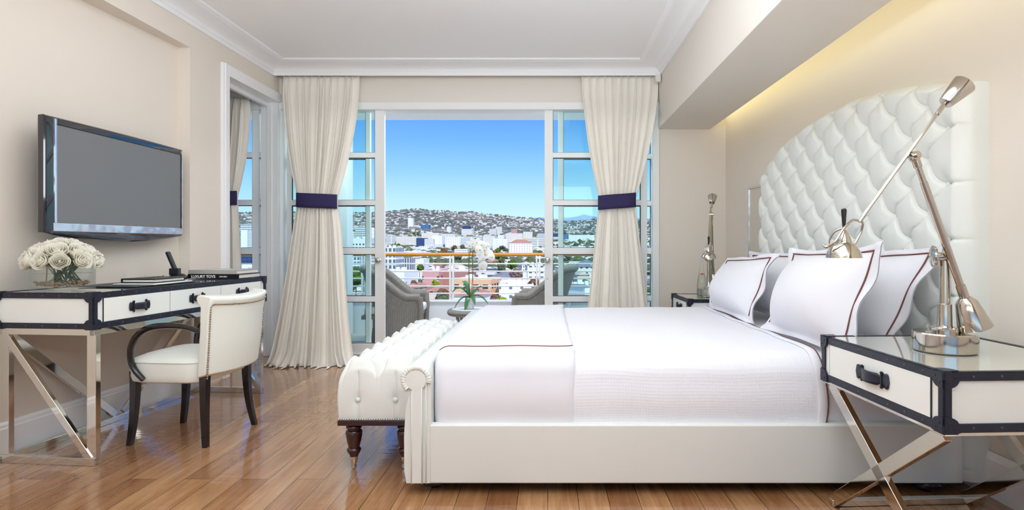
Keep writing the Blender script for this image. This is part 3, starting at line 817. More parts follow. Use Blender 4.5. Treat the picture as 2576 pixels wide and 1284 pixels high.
# ================================================================== trunk style chest (desk and nightstands)
RVM = []
def rivet_mesh():
    if not RVM:
        o = MB().ball((0, 0, 0), 1, 8, 6).build('rivet', 'rivet', smooth=True); RVM.append(o.data); bpy.data.objects.remove(o)
    return RVM[0]
def trunk(root, D, L, z0, z1, drawers, S=1., edge=.024):
    """local coords: front is +x; depth D (x), length L (y). drawers: number along y"""
    x0, x1, y0, y1 = -D/2, D/2, -L/2, L/2
    MB().box(x0+.004, x1-.004, y0+.004, y1-.004, z0+.004, z1-.004).build('case', 'vellum', root, local=True)
    MB().box(x0+edge, x1-edge, y0+edge, y1-edge, z1-.006, z1+.0015).build('glass_top', 'mirror_top', root, local=True)
    m = MB(); t = .0035; e = edge; E = [(x0, x1), (y0, y1), (z0, z1)]
    # edge straps: thin L sections along all 12 edges, built as slightly proud bars
    for za, zb, in ((z0, z0+e), (z1-e, z1)):
        zt = za-t if za == z0 else zb+t
        m.box(x0-t, x1+t, y0-t, y0+.004, za-(t if za == z0 else 0), zb+(t if zb == z1 else 0)); m.box(x0-t, x1+t, y1-.004, y1+t, za-(t if za == z0 else 0), zb+(t if zb == z1 else 0))
        m.box(x0-t, x0+.004, y0-t, y1+t, za-(t if za == z0 else 0), zb+(t if zb == z1 else 0)); m.box(x1-.004, x1+t, y0-t, y1+t, za-(t if za == z0 else 0), zb+(t if zb == z1 else 0))
    # straps on the top face
    m.box(x0-t, x1+t, y0-t, y0+e*.8, z1-.001, z1+t); m.box(x0-t, x1+t, y1-e*.8, y1+t, z1-.001, z1+t)
    m.box(x0-t, x0+e*.8, y0-t, y1+t, z1-.001, z1+t); m.box(x1-e*.8, x1+t, y0-t, y1+t, z1-.001, z1+t)
    for cx in (x0, x1):
        for cy in (y0, y1):
            sx = 1 if cx > 0 else -1; sy = 1 if cy > 0 else -1
            m.box(cx-sx*e*.95, cx+sx*t, cy+sy*t, cy-sy*.004, z0, z1); m.box(cx+sx*t, cx-sx*.004, cy-sy*e*.95, cy+sy*t, z0, z1)
    m.build('edge_strap', 'black_leather', root, local=True, bevel=.0025)
    # rivets
    sp = .085; r = .0042*S; RP = []
    for zz in (z0+e*.45, z1-e*.45):
        for yy in (y0-t, y1+t):
            n_ = max(2, int(D/sp))
            for i in range(1, n_): RP.append(((x0+D*i/n_, yy, zz), (r, r*.6, r)))
        n_ = max(2, int(L/sp))
        for i in range(1, n_): RP.append(((x1+t, y0+L*i/n_, zz), (r*.6, r, r)))
    n_ = max(2, int(L/sp))
    for i in range(1, n_): RP.append(((x1-e*.4, y0+L*(i+.5)/n_, z1+t), (r, r, r*.5)))
    for i in range(1, int(D/sp)): RP.append(((x0+D*i/int(D/sp), y0+e*.4, z1+t), (r, r, r*.5)))
    for p, q in RP[:100]:
        o = bpy.data.objects.new('rivet', rivet_mesh()); C.objects.link(o); o.parent = root; o.location = p; o.scale = q
    # corner guards
    c = e*1.9; g = .006
    for cx in (x0, x1):
        for cy in (y0, y1):
            for cz in (z0, z1):
                sx = 1 if cx > 0 else -1; sy = 1 if cy > 0 else -1; sz = 1 if cz == z1 else -1
                m = MB()
                def quart(O, a, b, nrm):
                    O = Vector(O); a = Vector(a); b = Vector(b); nrm = Vector(nrm)
                    pts = [O]+[O+(a*math.cos(q)+b*math.sin(q))*c*(1+.12*math.sin(2*q)**2) for q in [PI/2*k/8 for k in range(9)]]
                    k = len(pts); vs = [p-nrm*.002 for p in pts]+[p+nrm*g for p in pts]
                    m.add(vs, [tuple(range(k)), tuple(range(2*k-1, k-1, -1))]+[(i, (i+1) % k, k+(i+1) % k, k+i) for i in range(k)])
                O = (cx+sx*.002, cy+sy*.002, cz+sz*.002)
                quart(O, (-sx, 0, 0), (0, 0, -sz), (0, sy, 0)); quart(O, (0, -sy, 0), (0, 0, -sz), (sx, 0, 0)); quart(O, (-sx, 0, 0), (0, -sy, 0), (0, 0, sz))
                m.box(cx-sx*e*.8, cx+sx*(g+.001), cy-sy*e*.8, cy+sy*(g+.001), cz-sz*e*.8, cz+sz*(g+.001))
                for dx, dz in ((.6, .22), (.22, .6)):
                    m.ball((cx-sx*c*dx, cy+sy*(g+.002), cz-sz*c*dz), (r, r*.6, r), 8, 5); m.ball((cx+sx*(g+.002), cy-sy*c*dx, cz-sz*c*dz), (r*.6, r, r), 8, 5)
                m.build('corner_guard', 'black_leather', root, local=True, bevel=.002)
    # drawers
    gap = e+.034; W = (L-2*gap)/drawers
    for k in range(drawers):
        ya = y0+gap+W*k; yb = ya+W; f = MB().box(x1-.01, x1+.0015, ya+.0015, yb-.0015, z0+e+.002, z1-e-.002).build('drawer', 'vellum', root, local=True, bevel=.001)
        fr = MB(); q = .0016
        fr.box(x1-.004, x1+.0004, ya-q, yb+q, z0+e-.002, z1-e+.002)
        fr.build('drawer_gap', 'rubber', root, local=True)
        yc = (ya+yb)/2; zc = (z0+z1)/2; hw = .070*S if drawers > 1 else .098; xf = x1+.0015
        h = MB()
        def hf(i, j):
            y = -hw+2*hw*i; a = abs(y)/hw
            hz = (.0185 if a < .45 else (.0185-.006*smooth01((a-.45)/.12) if a < .62 else (.0125+.011*math.sin(min(1, (a-.62)/.25)*PI/2) if a < .87 else .0235*math.sqrt(max(0, 1-((a-.87)/.13)**2)))))*S*(1.2 if drawers == 1 else 1)
            bow = .020*math.cos(min(1, a/.6)*PI/2)**.8 if a < .6 else 0
            return (xf+.004+bow*S, yc+y, zc+hz*(2*j-1)*.95)
        h.grid(hf, 44, 4); h.build('leather_pull', 'black_leather', f, local=True, smooth=True, solid=.004)
        b = MB()
        for s in (-1, 1):
            y = yc+s*hw*.60; b.box(xf, xf+.009, y-.0045*S, y+.0045*S, zc-.027*S, zc+.027*S); b.ball((xf+.006, y, zc+.025*S), .0058*S, 8, 6); b.ball((xf+.006, y, zc-.025*S), .0058*S, 8, 6)
        b.build('pull_bracket', 'black', f, local=True, smooth='auto', bevel=.0015)

# ------------------------------------------------------------------ desk
th = math.radians(-5.5); DD, DL = .53, 1.45
nf = Vector((-2.194, 2.84, 0)); R = Matrix.Rotation(th, 3, 'Z'); cen = nf - R @ Vector((DD/2, -DL/2, 0))
desk = thing('writing_desk', 'cream trunk style desk with black leather edging on a polished steel frame', 'desk', cen, th)
HZ = .838; bz = .168
trunk(desk, DD, DL, HZ-bz, HZ, 3)
m = MB(); t = .048; x0, x1, y0, y1 = -DD/2+.01, DD/2-.005, -DL/2+.01, DL/2-.01; zt = HZ-bz-.004
for y in (y0+t/2, y1-t/2):
    for x in (x0+t/2, x1-t/2): m.bar((x, y, .0), (x, y, zt-.02), t, t*.6, up=(0, 1, 0))
for y in (y0+t*.3, y1-t*.3):
    m.bar((x0, y, t*.4), (x1, y, t*.4), t*.6, t*.8); m.bar((x0, y, zt-.016), (x1, y, zt-.016), t*.6, .032)
m.bar((x0+.012, y0, t*.35), (x0+.012, y1, t*.35), .026, t*.7); m.bar((x0+.012, y0, zt-.016), (x0+.012, y1, zt-.016), .026, .032)
m.bar((x1-.012, y0, zt-.016), (x1-.012, y1, zt-.016), .026, .032)
m.build('base_frame', 'chrome', desk, local=True, bevel=.002)
for y in (y0+t*.3, y1-t*.3): MB().bar((x1-.03, y, .03), (x0+.02, y, zt-.02), t*.45, t*.72, up=(1, 0, .8)).build('end_brace', 'chrome', desk, local=True, bevel=.002)
m = MB()
m.bar((x0+.012, y0+.03, zt-.03), (x0+.012, -.03, .04), .02, .042, up=(0, 1, 1)); m.bar((x0+.012, y1-.03, zt-.03), (x0+.012, .03, .04), .02, .042, up=(0, -1, 1))
m.build('back_brace', 'chrome', desk, local=True, bevel=.002)

# ------------------------------------------------------------------ nightstands
def nightstand(label, loc, rot, D, L, zt, bh):
    r = thing('nightstand', label, 'nightstand', loc, rot)
    trunk(r, D, L, zt-bh, zt, 1)
    x0, x1, y0, y1 = -D/2+.012, D/2-.012, -L/2+.012, L/2-.012; z1 = zt-bh-.004
    MB().box(x0-.008, x1+.008, y0-.008, y1+.008, z1-.012, z1+.002).build('top_plate', 'chrome', r, local=True, bevel=.002)
    for x in (x0+.015, x1-.015):
        m = MB(); w_ = .05; d_ = .024
        m.bar((x, y0+.02, z1-.01), (x, y1-.02, .012), d_, w_, up=(0, 1, .8)); m.bar((x, y1-.02, z1-.01), (x, y0+.02, .012), d_, w_, up=(0, -1, .8))
        m.build('cross_leg', 'chrome', r, local=True, bevel=.002)
    for y in (y0+.03, y1-.03): MB().bar((x0, y, .014), (x1, y, .014), .03, .026).build('stretcher', 'chrome', r, local=True, bevel=.002)
    return r
# near: front face runs from (1.187,1.762) to (1.153,2.467)
a = math.radians(182.8); D_, L_ = .62, .706; Rn = Matrix.Rotation(a, 3, 'Z'); p = (Vector((1.187, 1.762, 0))+Vector((1.153, 2.467, 0)))/2
cen = p - Rn @ Vector((D_/2, 0, 0))
NS = nightstand('white trunk nightstand with black edging beside the bed, carrying the large lamp', cen, a, D_, L_, .692, .176)
D2_, L2_ = .50, .56; a2 = math.radians(181.5); R2 = Matrix.Rotation(a2, 3, 'Z'); cen2 = Vector((1.135, 5.06, 0)) - R2 @ Vector((D2_/2, 0, 0))
nightstand('white trunk nightstand with black edging on the window side, carrying bottle and glass', cen2, a2, D2_, L2_, .625, .16)

# ------------------------------------------------------------------ lamps
def lamp(label, loc, rot, cw=(.037, .94), cwa=(-.018, .885), group=None):
    r = thing('counterweight_desk_lamp', label, 'lamp', loc, rot)
    B = lambda m, n, mat='chrome_bright', **k: m.build(n, mat, r, local=True, **({'smooth': 'auto'} | k))
    B(MB().lathe([(.098, 0), (.102, .004), (.102, .064), (.099, .068), (0, .068)], n=64), 'base')
    B(MB().lathe([(.044, .068), (.044, .082), (.040, .086), (.026, .086), (.024, .092), (.0225, .165), (.0225, .168), (.017, .170), (.0165, .325), (0, .325)], n=32), 'column')
    m = MB(); m.lathe([(.011, .068), (.011, .074), (.006, .076), (0, .076)], (-.075, -.03, 0), 16); m.tube([(-.075, -.03, .074), (-.080, -.03, .095)], [.0025, .0035], 8); B(m, 'toggle_switch')
    yo = -.030
    B(MB().lathe([(0, -.006), (.036, -.006), (.039, -.002), (.039, .004), (.03, .008), (0, .008)], (-.040, .0, .340), 36, axis=(-1, .35, 0)), 'pivot_disc')
    B(MB().lathe([(0, -.018), (.014, -.018), (.016, -.012), (.016, .03), (.012, .034), (0, .034)], (-.006, -.006, .340), 24, axis=(-1, .35, 0)), 'pivot_knob')
    J = Vector((-.128, yo, .698)); W0 = Vector((.052, yo, .190)); dr = (W0-J).normalized()
    m = MB(); m.tube([J, W0], .0105, 14); m.tube([J+dr*.10, W0], .0125, 14); m.tube([W0-dr*.05, W0+dr*.012], .016, 16); B(m, 'lower_arm')
    B(MB().lathe([(0, -.004), (.019, -.004), (.034, .014), (.055, .108), (.055, .111), (0, .12)], W0, 36, axis=dr), 'counterweight')
    m = MB(); m.lathe([(0, -.016), (.016, -.016), (.016, .016), (0, .016)], J, 20, axis=(0, 1, 0)); m.lathe([(0, -.026), (.009, -.026), (.009, -.016), (0, -.016)], J, 16, axis=(0, 1, 0)); m.ball(J+Vector((.0, .0, -.012)), .015, 12, 8)
    m.lathe([(.014, 0), (.014, .03), (.011, .034)], J+dr*.012, 16, axis=dr)
    B(m, 'elbow_joint')
    T = Vector((cwa[0], yo, cwa[1])); Hd = Vector((-.322, yo, .464)); Cw = Vector((cw[0], yo, cw[1])); d2 = (T-Hd).normalized()
    m = MB(); m.tube([Hd, T], .0048, 10); sidev = Vector((0, .009, 0)); m.tube([Hd+sidev, T+sidev], .0048, 10); m.tube([T-d2*.05, T+d2*.01], .008, 12); m.tube([Hd-d2*.002, Hd+d2*.03], .007, 10); B(m, 'upper_arm')
    dd = (Cw-T).normalized(); ln = (Cw-T).length
    B(MB().lathe([(0, 0), (.022, 0), (.024, .004), (.040, ln+.012), (.040, ln+.016), (0, ln+.034)], T, 36, axis=dd), 'top_weight')
    sx, sy = -.378, yo-.0
    m = MB()
    m.tube(bez([Hd, (-.353, yo-.01, .468), (-.396, yo-.03, .434), (-.425, yo-.03, .391), (-.440, yo-.012, .376)], 8), .0045, 8)
    m.tube(bez([Hd, (-.306, yo+.01, .458), (-.306, yo+.02, .430), (-.323, yo+.02, .395), (-.340, yo+.01, .372)], 8), .0045, 8)
    m.tube(bez([(-.378, yo, .442), (-.404, yo+.02, .425), (-.414, yo+.03, .395), (-.408, yo+.035, .368)], 8), .0036, 8)
    m.tube(bez([(-.440, yo-.012, .376), (-.449, yo-.008, .374), (-.452, yo-.004, .380)], 5), .0055, 8)
    B(m, 'bow_fork', smooth=True)
    sh = MB().lathe([(.0, .100), (.008, .100), (.011, .094), (.014, .088), (.022, .072), (.0255, .058), (.026, .054), (.029, .053), (.044, .040), (.055, .020), (.0585, .004), (.0595, .0), (.0575, .0), (.055, .010), (.045, .034), (.028, .047), (0, .052)], (sx, sy, .335), 44)
    so = B(sh, 'lamp_shade')
    h = MB(); h.lathe([(.006, 0), (.0055, .012), (.0055, .016)], (sx, sy, .430), 14); B(h, 'handle_collar')
    B(MB().lathe([(.0055, 0), (.0095, .056), (.0095, .060), (.006, .064), (0, .065)], (sx, sy, .446), 18), 'handle', 'ebony')
    MB().ball((sx, sy, .352), (.022, .022, .022), 16, 10).build('bulb', 'bulb', r, local=True, smooth=True)
    return r
def emis(name, rgb, st):
    m = bpy.data.materials.new(name); t = NT(m); e = t.n('ShaderNodeEmission', i_Strength=st); e.inputs[0].default_value = (*s2l(rgb), 1); t.l(e.outputs[0], t.out.inputs[0]); return m
M['bulb'] = emis('bulb_warm', (255, 226, 160), 6)
lamp('polished nickel counterweight lamp reaching over the pillows from the near nightstand', (1.43, 2.12, .6955), 0)
lamp('small looking polished nickel counterweight lamp in the far corner beyond the pillows', (1.385, 5.06, .6285), math.radians(70), cw=(-.02, .845), cwa=(-.055, .80))

# ------------------------------------------------------------------ far nightstand items
zt = .6285
b = MB().lathe([(.0, 0), (.036, 0), (.040, .006), (.041, .02), (.041, .10), (.036, .15), (.024, .21), (.016, .25), (.013, .29), (.013, .315), (.0155, .317), (.0155, .328), (.013, .330)], (1.29, 4.93, zt+.002), 32, cap=False)
bo = b.build('water_bottle', 'clear', smooth='auto'); tag(bo, 'tall clear glass water bottle with a small red mark on the far nightstand', 'bottle')
MB().lathe([(.0, .002), (.034, .004), (.037, .02), (.037, .10), (.032, .15), (.022, .20), (0, .20)], (1.29, 4.93, zt+.002), 28).build('water', 'water', bo, smooth='auto')
m = MB(); m.grid(lambda i, j: (1.29+.0262*math.cos(-2.2+1.0*i), 4.93+.0262*math.sin(-2.2+1.0*i), zt+.194+.012*j), 6, 1); m.build('label_mark', 'label_red', bo)
g = MB().lathe([(0, .008), (.036, .008), (.040, .014), (.041, .09), (.0385, .09), (.037, .016), (0, .014)], (1.385, 4.90, zt), 32, cap=False)
g.lathe([(0, 0), (.037, 0), (.039, .006), (.040, .012)], (1.385, 4.90, zt+.001), 32, cap=False)
go = g.build('glass_tumbler', 'clear', smooth='auto'); tag(go, 'clear tumbler with a cream candle inside, beside the water bottle', 'glass')
MB().lathe([(0, .012), (.028, .012), (.028, .035), (.024, .04), (0, .038)], (1.385, 4.90, zt), 24).build('candle_wax', 'candle', go, smooth='auto')
m = MB().lathe([(0, 0), (.022, 0), (.022, .05), (.016, .058), (.006, .062), (.004, .075), (.006, .08), (0, .084)], (1.455, 4.88, zt+.001), 24)
tag(m.build('lidded_pot', 'chrome_bright', smooth='auto'), 'small lidded silver pot between the tumbler and the lamp base', 'pot')

# ------------------------------------------------------------------ desk chair
ch = thing('desk_chair', 'cream leather armchair with curved dark arms and brass nailheads, pulled up to the desk', 'chair', (-2.0, 3.33, 0), math.radians(-5))
def bk(i, j, off):   # i along the back (-1..1), j height
    t = 2*i-1; z0 = .375; z1 = .785+.012*t*t
    z = z0+(z1-z0)*j
    x = .205+.075*(1-t*t)+.035*j+off; y = .262*t*(1+.05*j)*(1 if off <= 0 else 1.03)
    return (x, y, z)
T_ = .052
m = MB(); N = 28
ring = []
for i in range(N+1):
    for k, (j, off) in enumerate([(0, 0), (.04, T_), (.25, T_+.004), (.5, T_+.006), (.75, T_+.004), (.93, T_+.01), (.985, T_+.018), (1.02, T_+.008), (1.04, -.012), (1.03, -.026), (.99, -.034), (.94, -.022), (.88, -.004), (.6, 0), (.3, 0)]):
        ring.append(bk(i/N, j, off))
K = 15; m.v = ring; m.f = [(i*K+k, i*K+(k+1) % K, (i+1)*K+(k+1) % K, (i+1)*K+k) for i in range(N) for k in range(K)]
m.f += [tuple(range(K-1, -1, -1)), tuple(N*K+k for k in range(K))]; m.mi = [0]*len(m.f)
# roll forward at top makes a soft scroll
br_ = m.build('backrest', 'leather_chair', ch, local=True, smooth='auto', angle=50)
s_ = br_.modifiers.new('soft', 'BEVEL'); s_.width = .008; s_.segments = 3; s_.limit_method = 'ANGLE'; s_.angle_limit = math.radians(50)
m = MB()
pts = [bk(0.015, j/26, T_+.007) for j in range(0, 24)]+[bk(i/34, .925, T_+.012) for i in range(1, 34)]+[bk(.985, 1-j/26, T_+.007) for j in range(3, 27)]
for p in pts:
    pass
L_ = [Vector(p) for p in pts]; acc = 0; last = L_[0]
tot = [0]
for i in range(1, len(L_)): tot.append(tot[-1]+(L_[i]-L_[i-1]).length)
nN = int(tot[-1]/.0125)
for k in range(nN+1):
    d = tot[-1]*k/nN; i = max(1, min(len(tot)-1, next((q for q in range(1, len(tot)) if tot[q] >= d), len(tot)-1))); f = (d-tot[i-1])/max(1e-6, tot[i]-tot[i-1]); m.ball(L_[i-1].lerp(L_[i], f), .0056, 8, 5)
m.build('nailhead_trim', 'brass', ch, local=True, smooth=True)
def seat(i, j):
    a = 2*PI*i; n_ = 5.
    c, s = math.cos(a), math.sin(a); rr = (abs(c)**n_+abs(s)**n_)**(-1/n_)
    prof_ = [(0, .355), (.90, .352), (.975, .36), (1.0, .385), (1.005, .43), (1.0, .455), (.985, .465), (.98, .468), (.93, .480), (.75, .496), (.5, .506), (.25, .51), (0, .511)]
    k = j*(len(prof_)-1); q = min(int(k), len(prof_)-2); f = k-q; r0, z = [prof_[q][w]*(1-f)+prof_[q+1][w]*f for w in (0, 1)]
    x = -.02+.25*c*rr*r0; y = .262*s*rr*r0
    y *= 1+.03*(-x)
    return (x, y, z-.012)
m = MB().grid(seat, 72, 36, cu=True); m.build('seat', 'leather_chair', ch, local=True, smooth=True)
m = MB()
wl = [(-.02+.2525*math.cos(a)*(abs(math.cos(a))**5+abs(math.sin(a))**5)**-.2, .2645*math.sin(a)*(abs(math.cos(a))**5+abs(math.sin(a))**5)**-.2, .452) for a in [2*PI*k/72 for k in range(72)]]
m.tube(wl, .003, 6, closed=True); m.build('welt_cord', 'leather_chair', ch, local=True, smooth=True)
for s in (-1, 1):
    y = s*.272
    pth = bez([(.215, y*.98, .625), (.14, y*1.0, .645), (.06, y*1.03, .652), (-.03, y*1.05, .648), (-.10, y*1.06, .628), (-.155, y*1.06, .585), (-.186, y*1.05, .525), (-.188, y*1.03, .46), (-.165, y*1.01, .41), (-.118, y, .365)], 6)
    MB().tube(pth, [(.019, .013+.005*math.sin(PI*i/(len(pth)-1))) for i in range(len(pth))], 14, flat=(0, 1, 0)).build('arm', 'ebony', ch, local=True, smooth='auto', angle=60)
for x, y, dx, dy in ((-.215, -.215, -.028, -.01), (-.215, .215, -.028, .01), (.215, -.205, .012, -.01), (.215, .205, .045, .02)):
    pth = bez([(x, y, .40), (x+dx*.02, y+dy*.2, .28), (x+dx*.3, y+dy*.5, .14), (x+dx, y+dy, 0)], 6)
    m = MB(); k = len(pth)
    for i, p in enumerate(pth):
        w_ = .0235-(.0235-.015)*(i/(k-1)); m.v += [(p.x+a*w_, p.y+b*w_, p.z) for a, b in ((-1, -1), (1, -1), (1, 1), (-1, 1))]
    m.f = [(i*4+q, i*4+(q+1) % 4, (i+1)*4+(q+1) % 4, (i+1)*4+q) for i in range(k-1) for q in range(4)]+[(3, 2, 1, 0), tuple((k-1)*4+q for q in range(4))]; m.mi = [0]*len(m.f)
    m.build('leg', 'ebony', ch, local=True, bevel=.003)

ch.scale = (.90, .90, 1)
# ------------------------------------------------------------------ television
tv = thing('television', 'large flat screen television with glossy black bezel mounted on the wall over the desk', 'television', (-2.64, 3.6, 1.12))
TA = Vector((-2.575, 3.01, 0)); TB = Vector((-2.58, 4.157, 0)); td = (TB-TA).normalized(); tn = Vector((td.y, -td.x, 0)); TL = (TB-TA).length
def tp(u, v, d): p = TA+td*u+tn*d; return (p.x, p.y, v)
def tvb(i, j):  # body: rounded box cross sections: i around outline, j depth
    pass
zb0, zt0 = 1.138, 1.745
def outline(k, ins=0.):
    pts = []; n_ = 24
    for q in range(n_+1): u = TL*q/n_; pts.append((u, zb0-.044*math.sin(PI*q/n_)**.8))
    for q in range(1, n_+1): pts.append((TL, zb0+(zt0-zb0)*q/n_))
    for q in range(1, n_+1): pts.append((TL-TL*q/n_, zt0+.004*math.sin(PI*q/n_)))
    for q in range(1, n_): pts.append((0, zt0-(zt0-zb0)*q/n_))
    c = (TL/2, (zb0+zt0)/2)
    return [(c[0]+(u-c[0])*(1-ins/c[0]), c[1]+(v-c[1])*(1-ins/.3)) for u, v in pts]
m = MB(); lay = [(-.062, .06), (-.055, .02), (-.035, .002), (-.006, .0), (.0, .005), (.001, .012)]; n_ = len(outline(0))
for d, ins in lay: m.v += [tp(u, v, d) for u, v in outline(0, ins)]
m.f = [(a*n_+i, a*n_+(i+1) % n_, (a+1)*n_+(i+1) % n_, (a+1)*n_+i) for a in range(len(lay)-1) for i in range(n_)]
m.f += [tuple(range(n_-1, -1, -1)), tuple((len(lay)-1)*n_+i for i in range(n_))]; m.mi = [0]*len(m.f)
m.build('housing', 'tv_black', tv, smooth='auto', angle=30)
def quadbox(m, u0, u1, v0, v1, d0, d1):
    vs = [tp(u, v, d) for d in (d0, d1) for u, v in ((u0, v0), (u1, v0), (u1, v1), (u0, v1))]
    m.add(vs, [(0, 3, 2, 1), (4, 5, 6, 7), (0, 1, 5, 4), (1, 2, 6, 5), (2, 3, 7, 6), (3, 0, 4, 7)])
m = MB(); quadbox(m, .072, TL-.03, 1.190, 1.705, .0, .0035); m.build('screen', 'tv_screen', tv)
m = MB(); quadbox(m, .068, TL-.026, 1.705, 1.709, .0, .006); quadbox(m, TL-.03, TL-.022, 1.19, 1.705, .0, .006); m.build('screen_trim', 'black', tv)
m = MB(); quadbox(m, .052, TL-.010, 1.146, 1.190, .0, .0045); m.build('lower_strip', 'tv_silver', tv, bevel=.002)
for a_, b_ in ((.058, .071), (TL-.016, TL-.010)): m = MB(); quadbox(m, a_, b_, 1.19 if a_ < .5 else 1.15, 1.735, .0, .006); m.build('side_chrome', 'tv_silver', tv, bevel=.001)
m = MB(); m.box(-2.74, -2.63, 3.45, 3.75, 1.3, 1.6); m.build('wall_mount', 'black', tv)

# ------------------------------------------------------------------ things on the desk
DM = wmat(desk); DT = HZ+.0045
def dk(px, py_, Y):   # point on the desk top
    p = at(px, py_, Y); return Vector((p[0], p[1], DT))
# vase
vx, vy = -2.49, 3.02; vz = DT
va = thing('glass_vase', 'square clear glass vase with pebbles and water holding the white roses', 'vase', (vx, vy, vz), math.radians(-20))
hw = .098; hh = .135
m = MB()
for s in (-1, 1): m.box(s*hw, s*(hw-.006), -hw, hw, .006, hh); m.box(-hw+.006, hw-.006, s*hw, s*(hw-.006), .006, hh)
m.box(-hw, hw, -hw, hw, .001, .018)
m.build('glass_body', 'clear', va, local=True)
MB().box(-hw+.007, hw-.007, -hw+.007, hw-.007, .086, .088).build('water', 'water', va, local=True)
m = MB(); rr = random.Random(4)
for k in range(150): m.ball((rr.uniform(-.082, .082), rr.uniform(-.082, .082), .026+rr.uniform(0, .018)), (rr.uniform(.006, .011), rr.uniform(.006, .01), rr.uniform(.005, .008)), 7, 5)
tag(m.build('pebble_bed', 'pebble', va, local=True, smooth=True), kind='stuff')
# roses
def rose_mesh():
    m = MB(); rr = random.Random(9)
    layers = [(3, .008, .036, .012, .0), (4, .015, .037, .020, .02), (5, .023, .036, .028, .10), (5, .031, .034, .034, .28), (6, .037, .030, .040, .55)]
    for li, (n_, r, hgt, wd, op) in enumerate(layers):
        for k in range(n_):
            a0_ = 2*PI*k/n_+li*.7+rr.uniform(-.15, .15); span = 2*PI/n_*1.35; jh = rr.uniform(.92, 1.08); ro = rr.uniform(.94, 1.06)
            def f(i, j):
                a = a0_+(i-.5)*span; t = j; e = abs(2*i-1)
                h = hgt*jh*(1-.30*e**2.5)
                rad = r*ro*(.35+.65*math.sin(min(1, t*1.25)*PI/2))+op*.014*max(0, t-.55)/.45+.003*math.sin(3*a+k)*t
                z = -.024+(h+.024)*t - op*.012*max(0, t-.75)/.25
                return (rad*math.cos(a), rad*math.sin(a), z)
            m.grid(f, 8, 6)
    m.ball((0, 0, .006), (.007, .007, .024), 8, 6)
    m.lathe([(.002, -.034), (.010, -.028), (.016, -.022), (.024, -.012)], (0, 0, 0), 12)
    return m
rm = rose_mesh(); RMESH = rm.build('white_rose', 'rose', smooth=True, solid=.0006); first = RMESH; first['_'] = 1
spots = []
def ringr(n_, el, r, h, ph=0.):
    for k in range(n_):
        a = 2*PI*k/n_+ph; spots.append((a, el, r, h))
ringr(11, 10, .140, -.006, .2); ringr(8, 38, .100, .038, .5); ringr(5, 62, .055, .062, .1); ringr(1, 88, .0, .076)
where = ['low over the rim of the vase', 'in the middle of the bouquet', 'near the top of the bouquet', 'crowning the bouquet']
rr = random.Random(12)
for idx, (a, el, r, h) in enumerate(spots):
    o = first if idx == 0 else first.copy()
    if idx: C.objects.link(o)
    sc_ = rr.uniform(.92, 1.16)
    wx = vx+r*math.cos(a)*.95+rr.uniform(-.008, .008); wy = vy+r*math.sin(a)*.95; wz = vz+hh+.022+h+rr.uniform(-.006, .006)
    if wx < -2.69: wx = -2.69+.01
    e_ = math.radians(el+rr.uniform(-8, 8)); d = Vector((math.cos(a)*math.cos(e_), math.sin(a)*math.cos(e_), math.sin(e_)))
    o.matrix_basis = Matrix.LocRotScale(Vector((wx, wy, wz)), d.to_track_quat('Z', 'Y') @ Matrix.Rotation(rr.uniform(0, 6), 3, 'Z').to_quaternion(), Vector((sc_,)*3))
    k = 0 if idx < 11 else 1 if idx < 19 else 2 if idx < 24 else 3
    tag(o, 'creamy white open rose '+where[k]+' on the desk', 'rose', 'white roses '+where[k] if k < 3 else None)
    q = rr.uniform(0, 6)
    MB().tube(bez([Vector((wx, wy, wz))-d*.028*sc_, (vx+.5*(wx-vx), vy+.5*(wy-vy), vz+hh-.01), (vx+rr.uniform(-.07, .07), vy+rr.uniform(-.07, .07), vz+.035)], 6), .0036, 6).build('stem', 'stem', o, smooth=True)
if '_' in first: del first['_']
for o in [x for x in bpy.data.objects if x.name.startswith('white_rose')]:
    if '_' in o: del o['_']
m = MB()
for k in range(7):
    a = 2*PI*k/7+.2; c0 = Vector((vx+.085*math.cos(a), vy+.085*math.sin(a), vz+hh+.004)); d = Vector((math.cos(a), math.sin(a), .25*math.sin(k*2.3)))
    s = Vector((-math.sin(a), math.cos(a), 0))
    m.grid(lambda i, j: tuple(c0+d*.065*i+s*.016*math.sin(PI*min(1, i*1.02))*(2*j-1)+Vector((0, 0, .006*math.sin(3*i)))), 6, 2)
m.build('greenery', 'stem', va, smooth=True)
m = MB(); m.tube(bez([(vx+.16, vy-.02, vz+hh+.03), (vx+.2, vy-.02, vz+hh+.045), (vx+.235, vy-.02, vz+hh+.03)], 6), .001, 5); m.build('grass_blade', 'stem', va, smooth=True)

def flat_item(name, label, cat, c, rz, w_, d_, z0, h_, mat, bev=.002, parts=()):
    r = thing(name, label, cat, (c[0], c[1], z0), rz)
    MB().box(-w_/2, w_/2, -d_/2, d_/2, .0005, h_).build(parts[0] if parts else 'body', mat, r, local=True, bevel=bev); return r
# blotter, papers, notebook, pen
flat_item('desk_blotter', 'thin black leather blotter lying flat on the desk top', 'desk pad', (-2.39, 3.50), th, .34, .56, DT, .004, 'black_leather', parts=('pad',))
flat_item('paper_pad', 'white writing paper under the black notebook', 'paper', (-2.34, 3.50), th+.06, .24, .34, DT+.0045, .007, 'paper', .001, ('sheets',))
nb_ = thing('notebook', 'black leather folder with silver clasp lying on the papers', 'notebook', (-2.34, 3.50, DT+.012), th+.05)
MB().box(-.10, .10, -.13, .13, .0005, .006).build('lower_cover', 'black', nb_, local=True, bevel=.002); MB().box(-.094, .094, -.126, .126, .0065, .018).build('page_block', 'page', nb_, local=True); MB().box(-.10, .10, -.13, .13, .0185, .026).build('upper_cover', 'black', nb_, local=True, bevel=.003)
MB().box(-.104, -.098, -.13, .13, .001, .026).build('spine', 'black', nb_, local=True, bevel=.002)
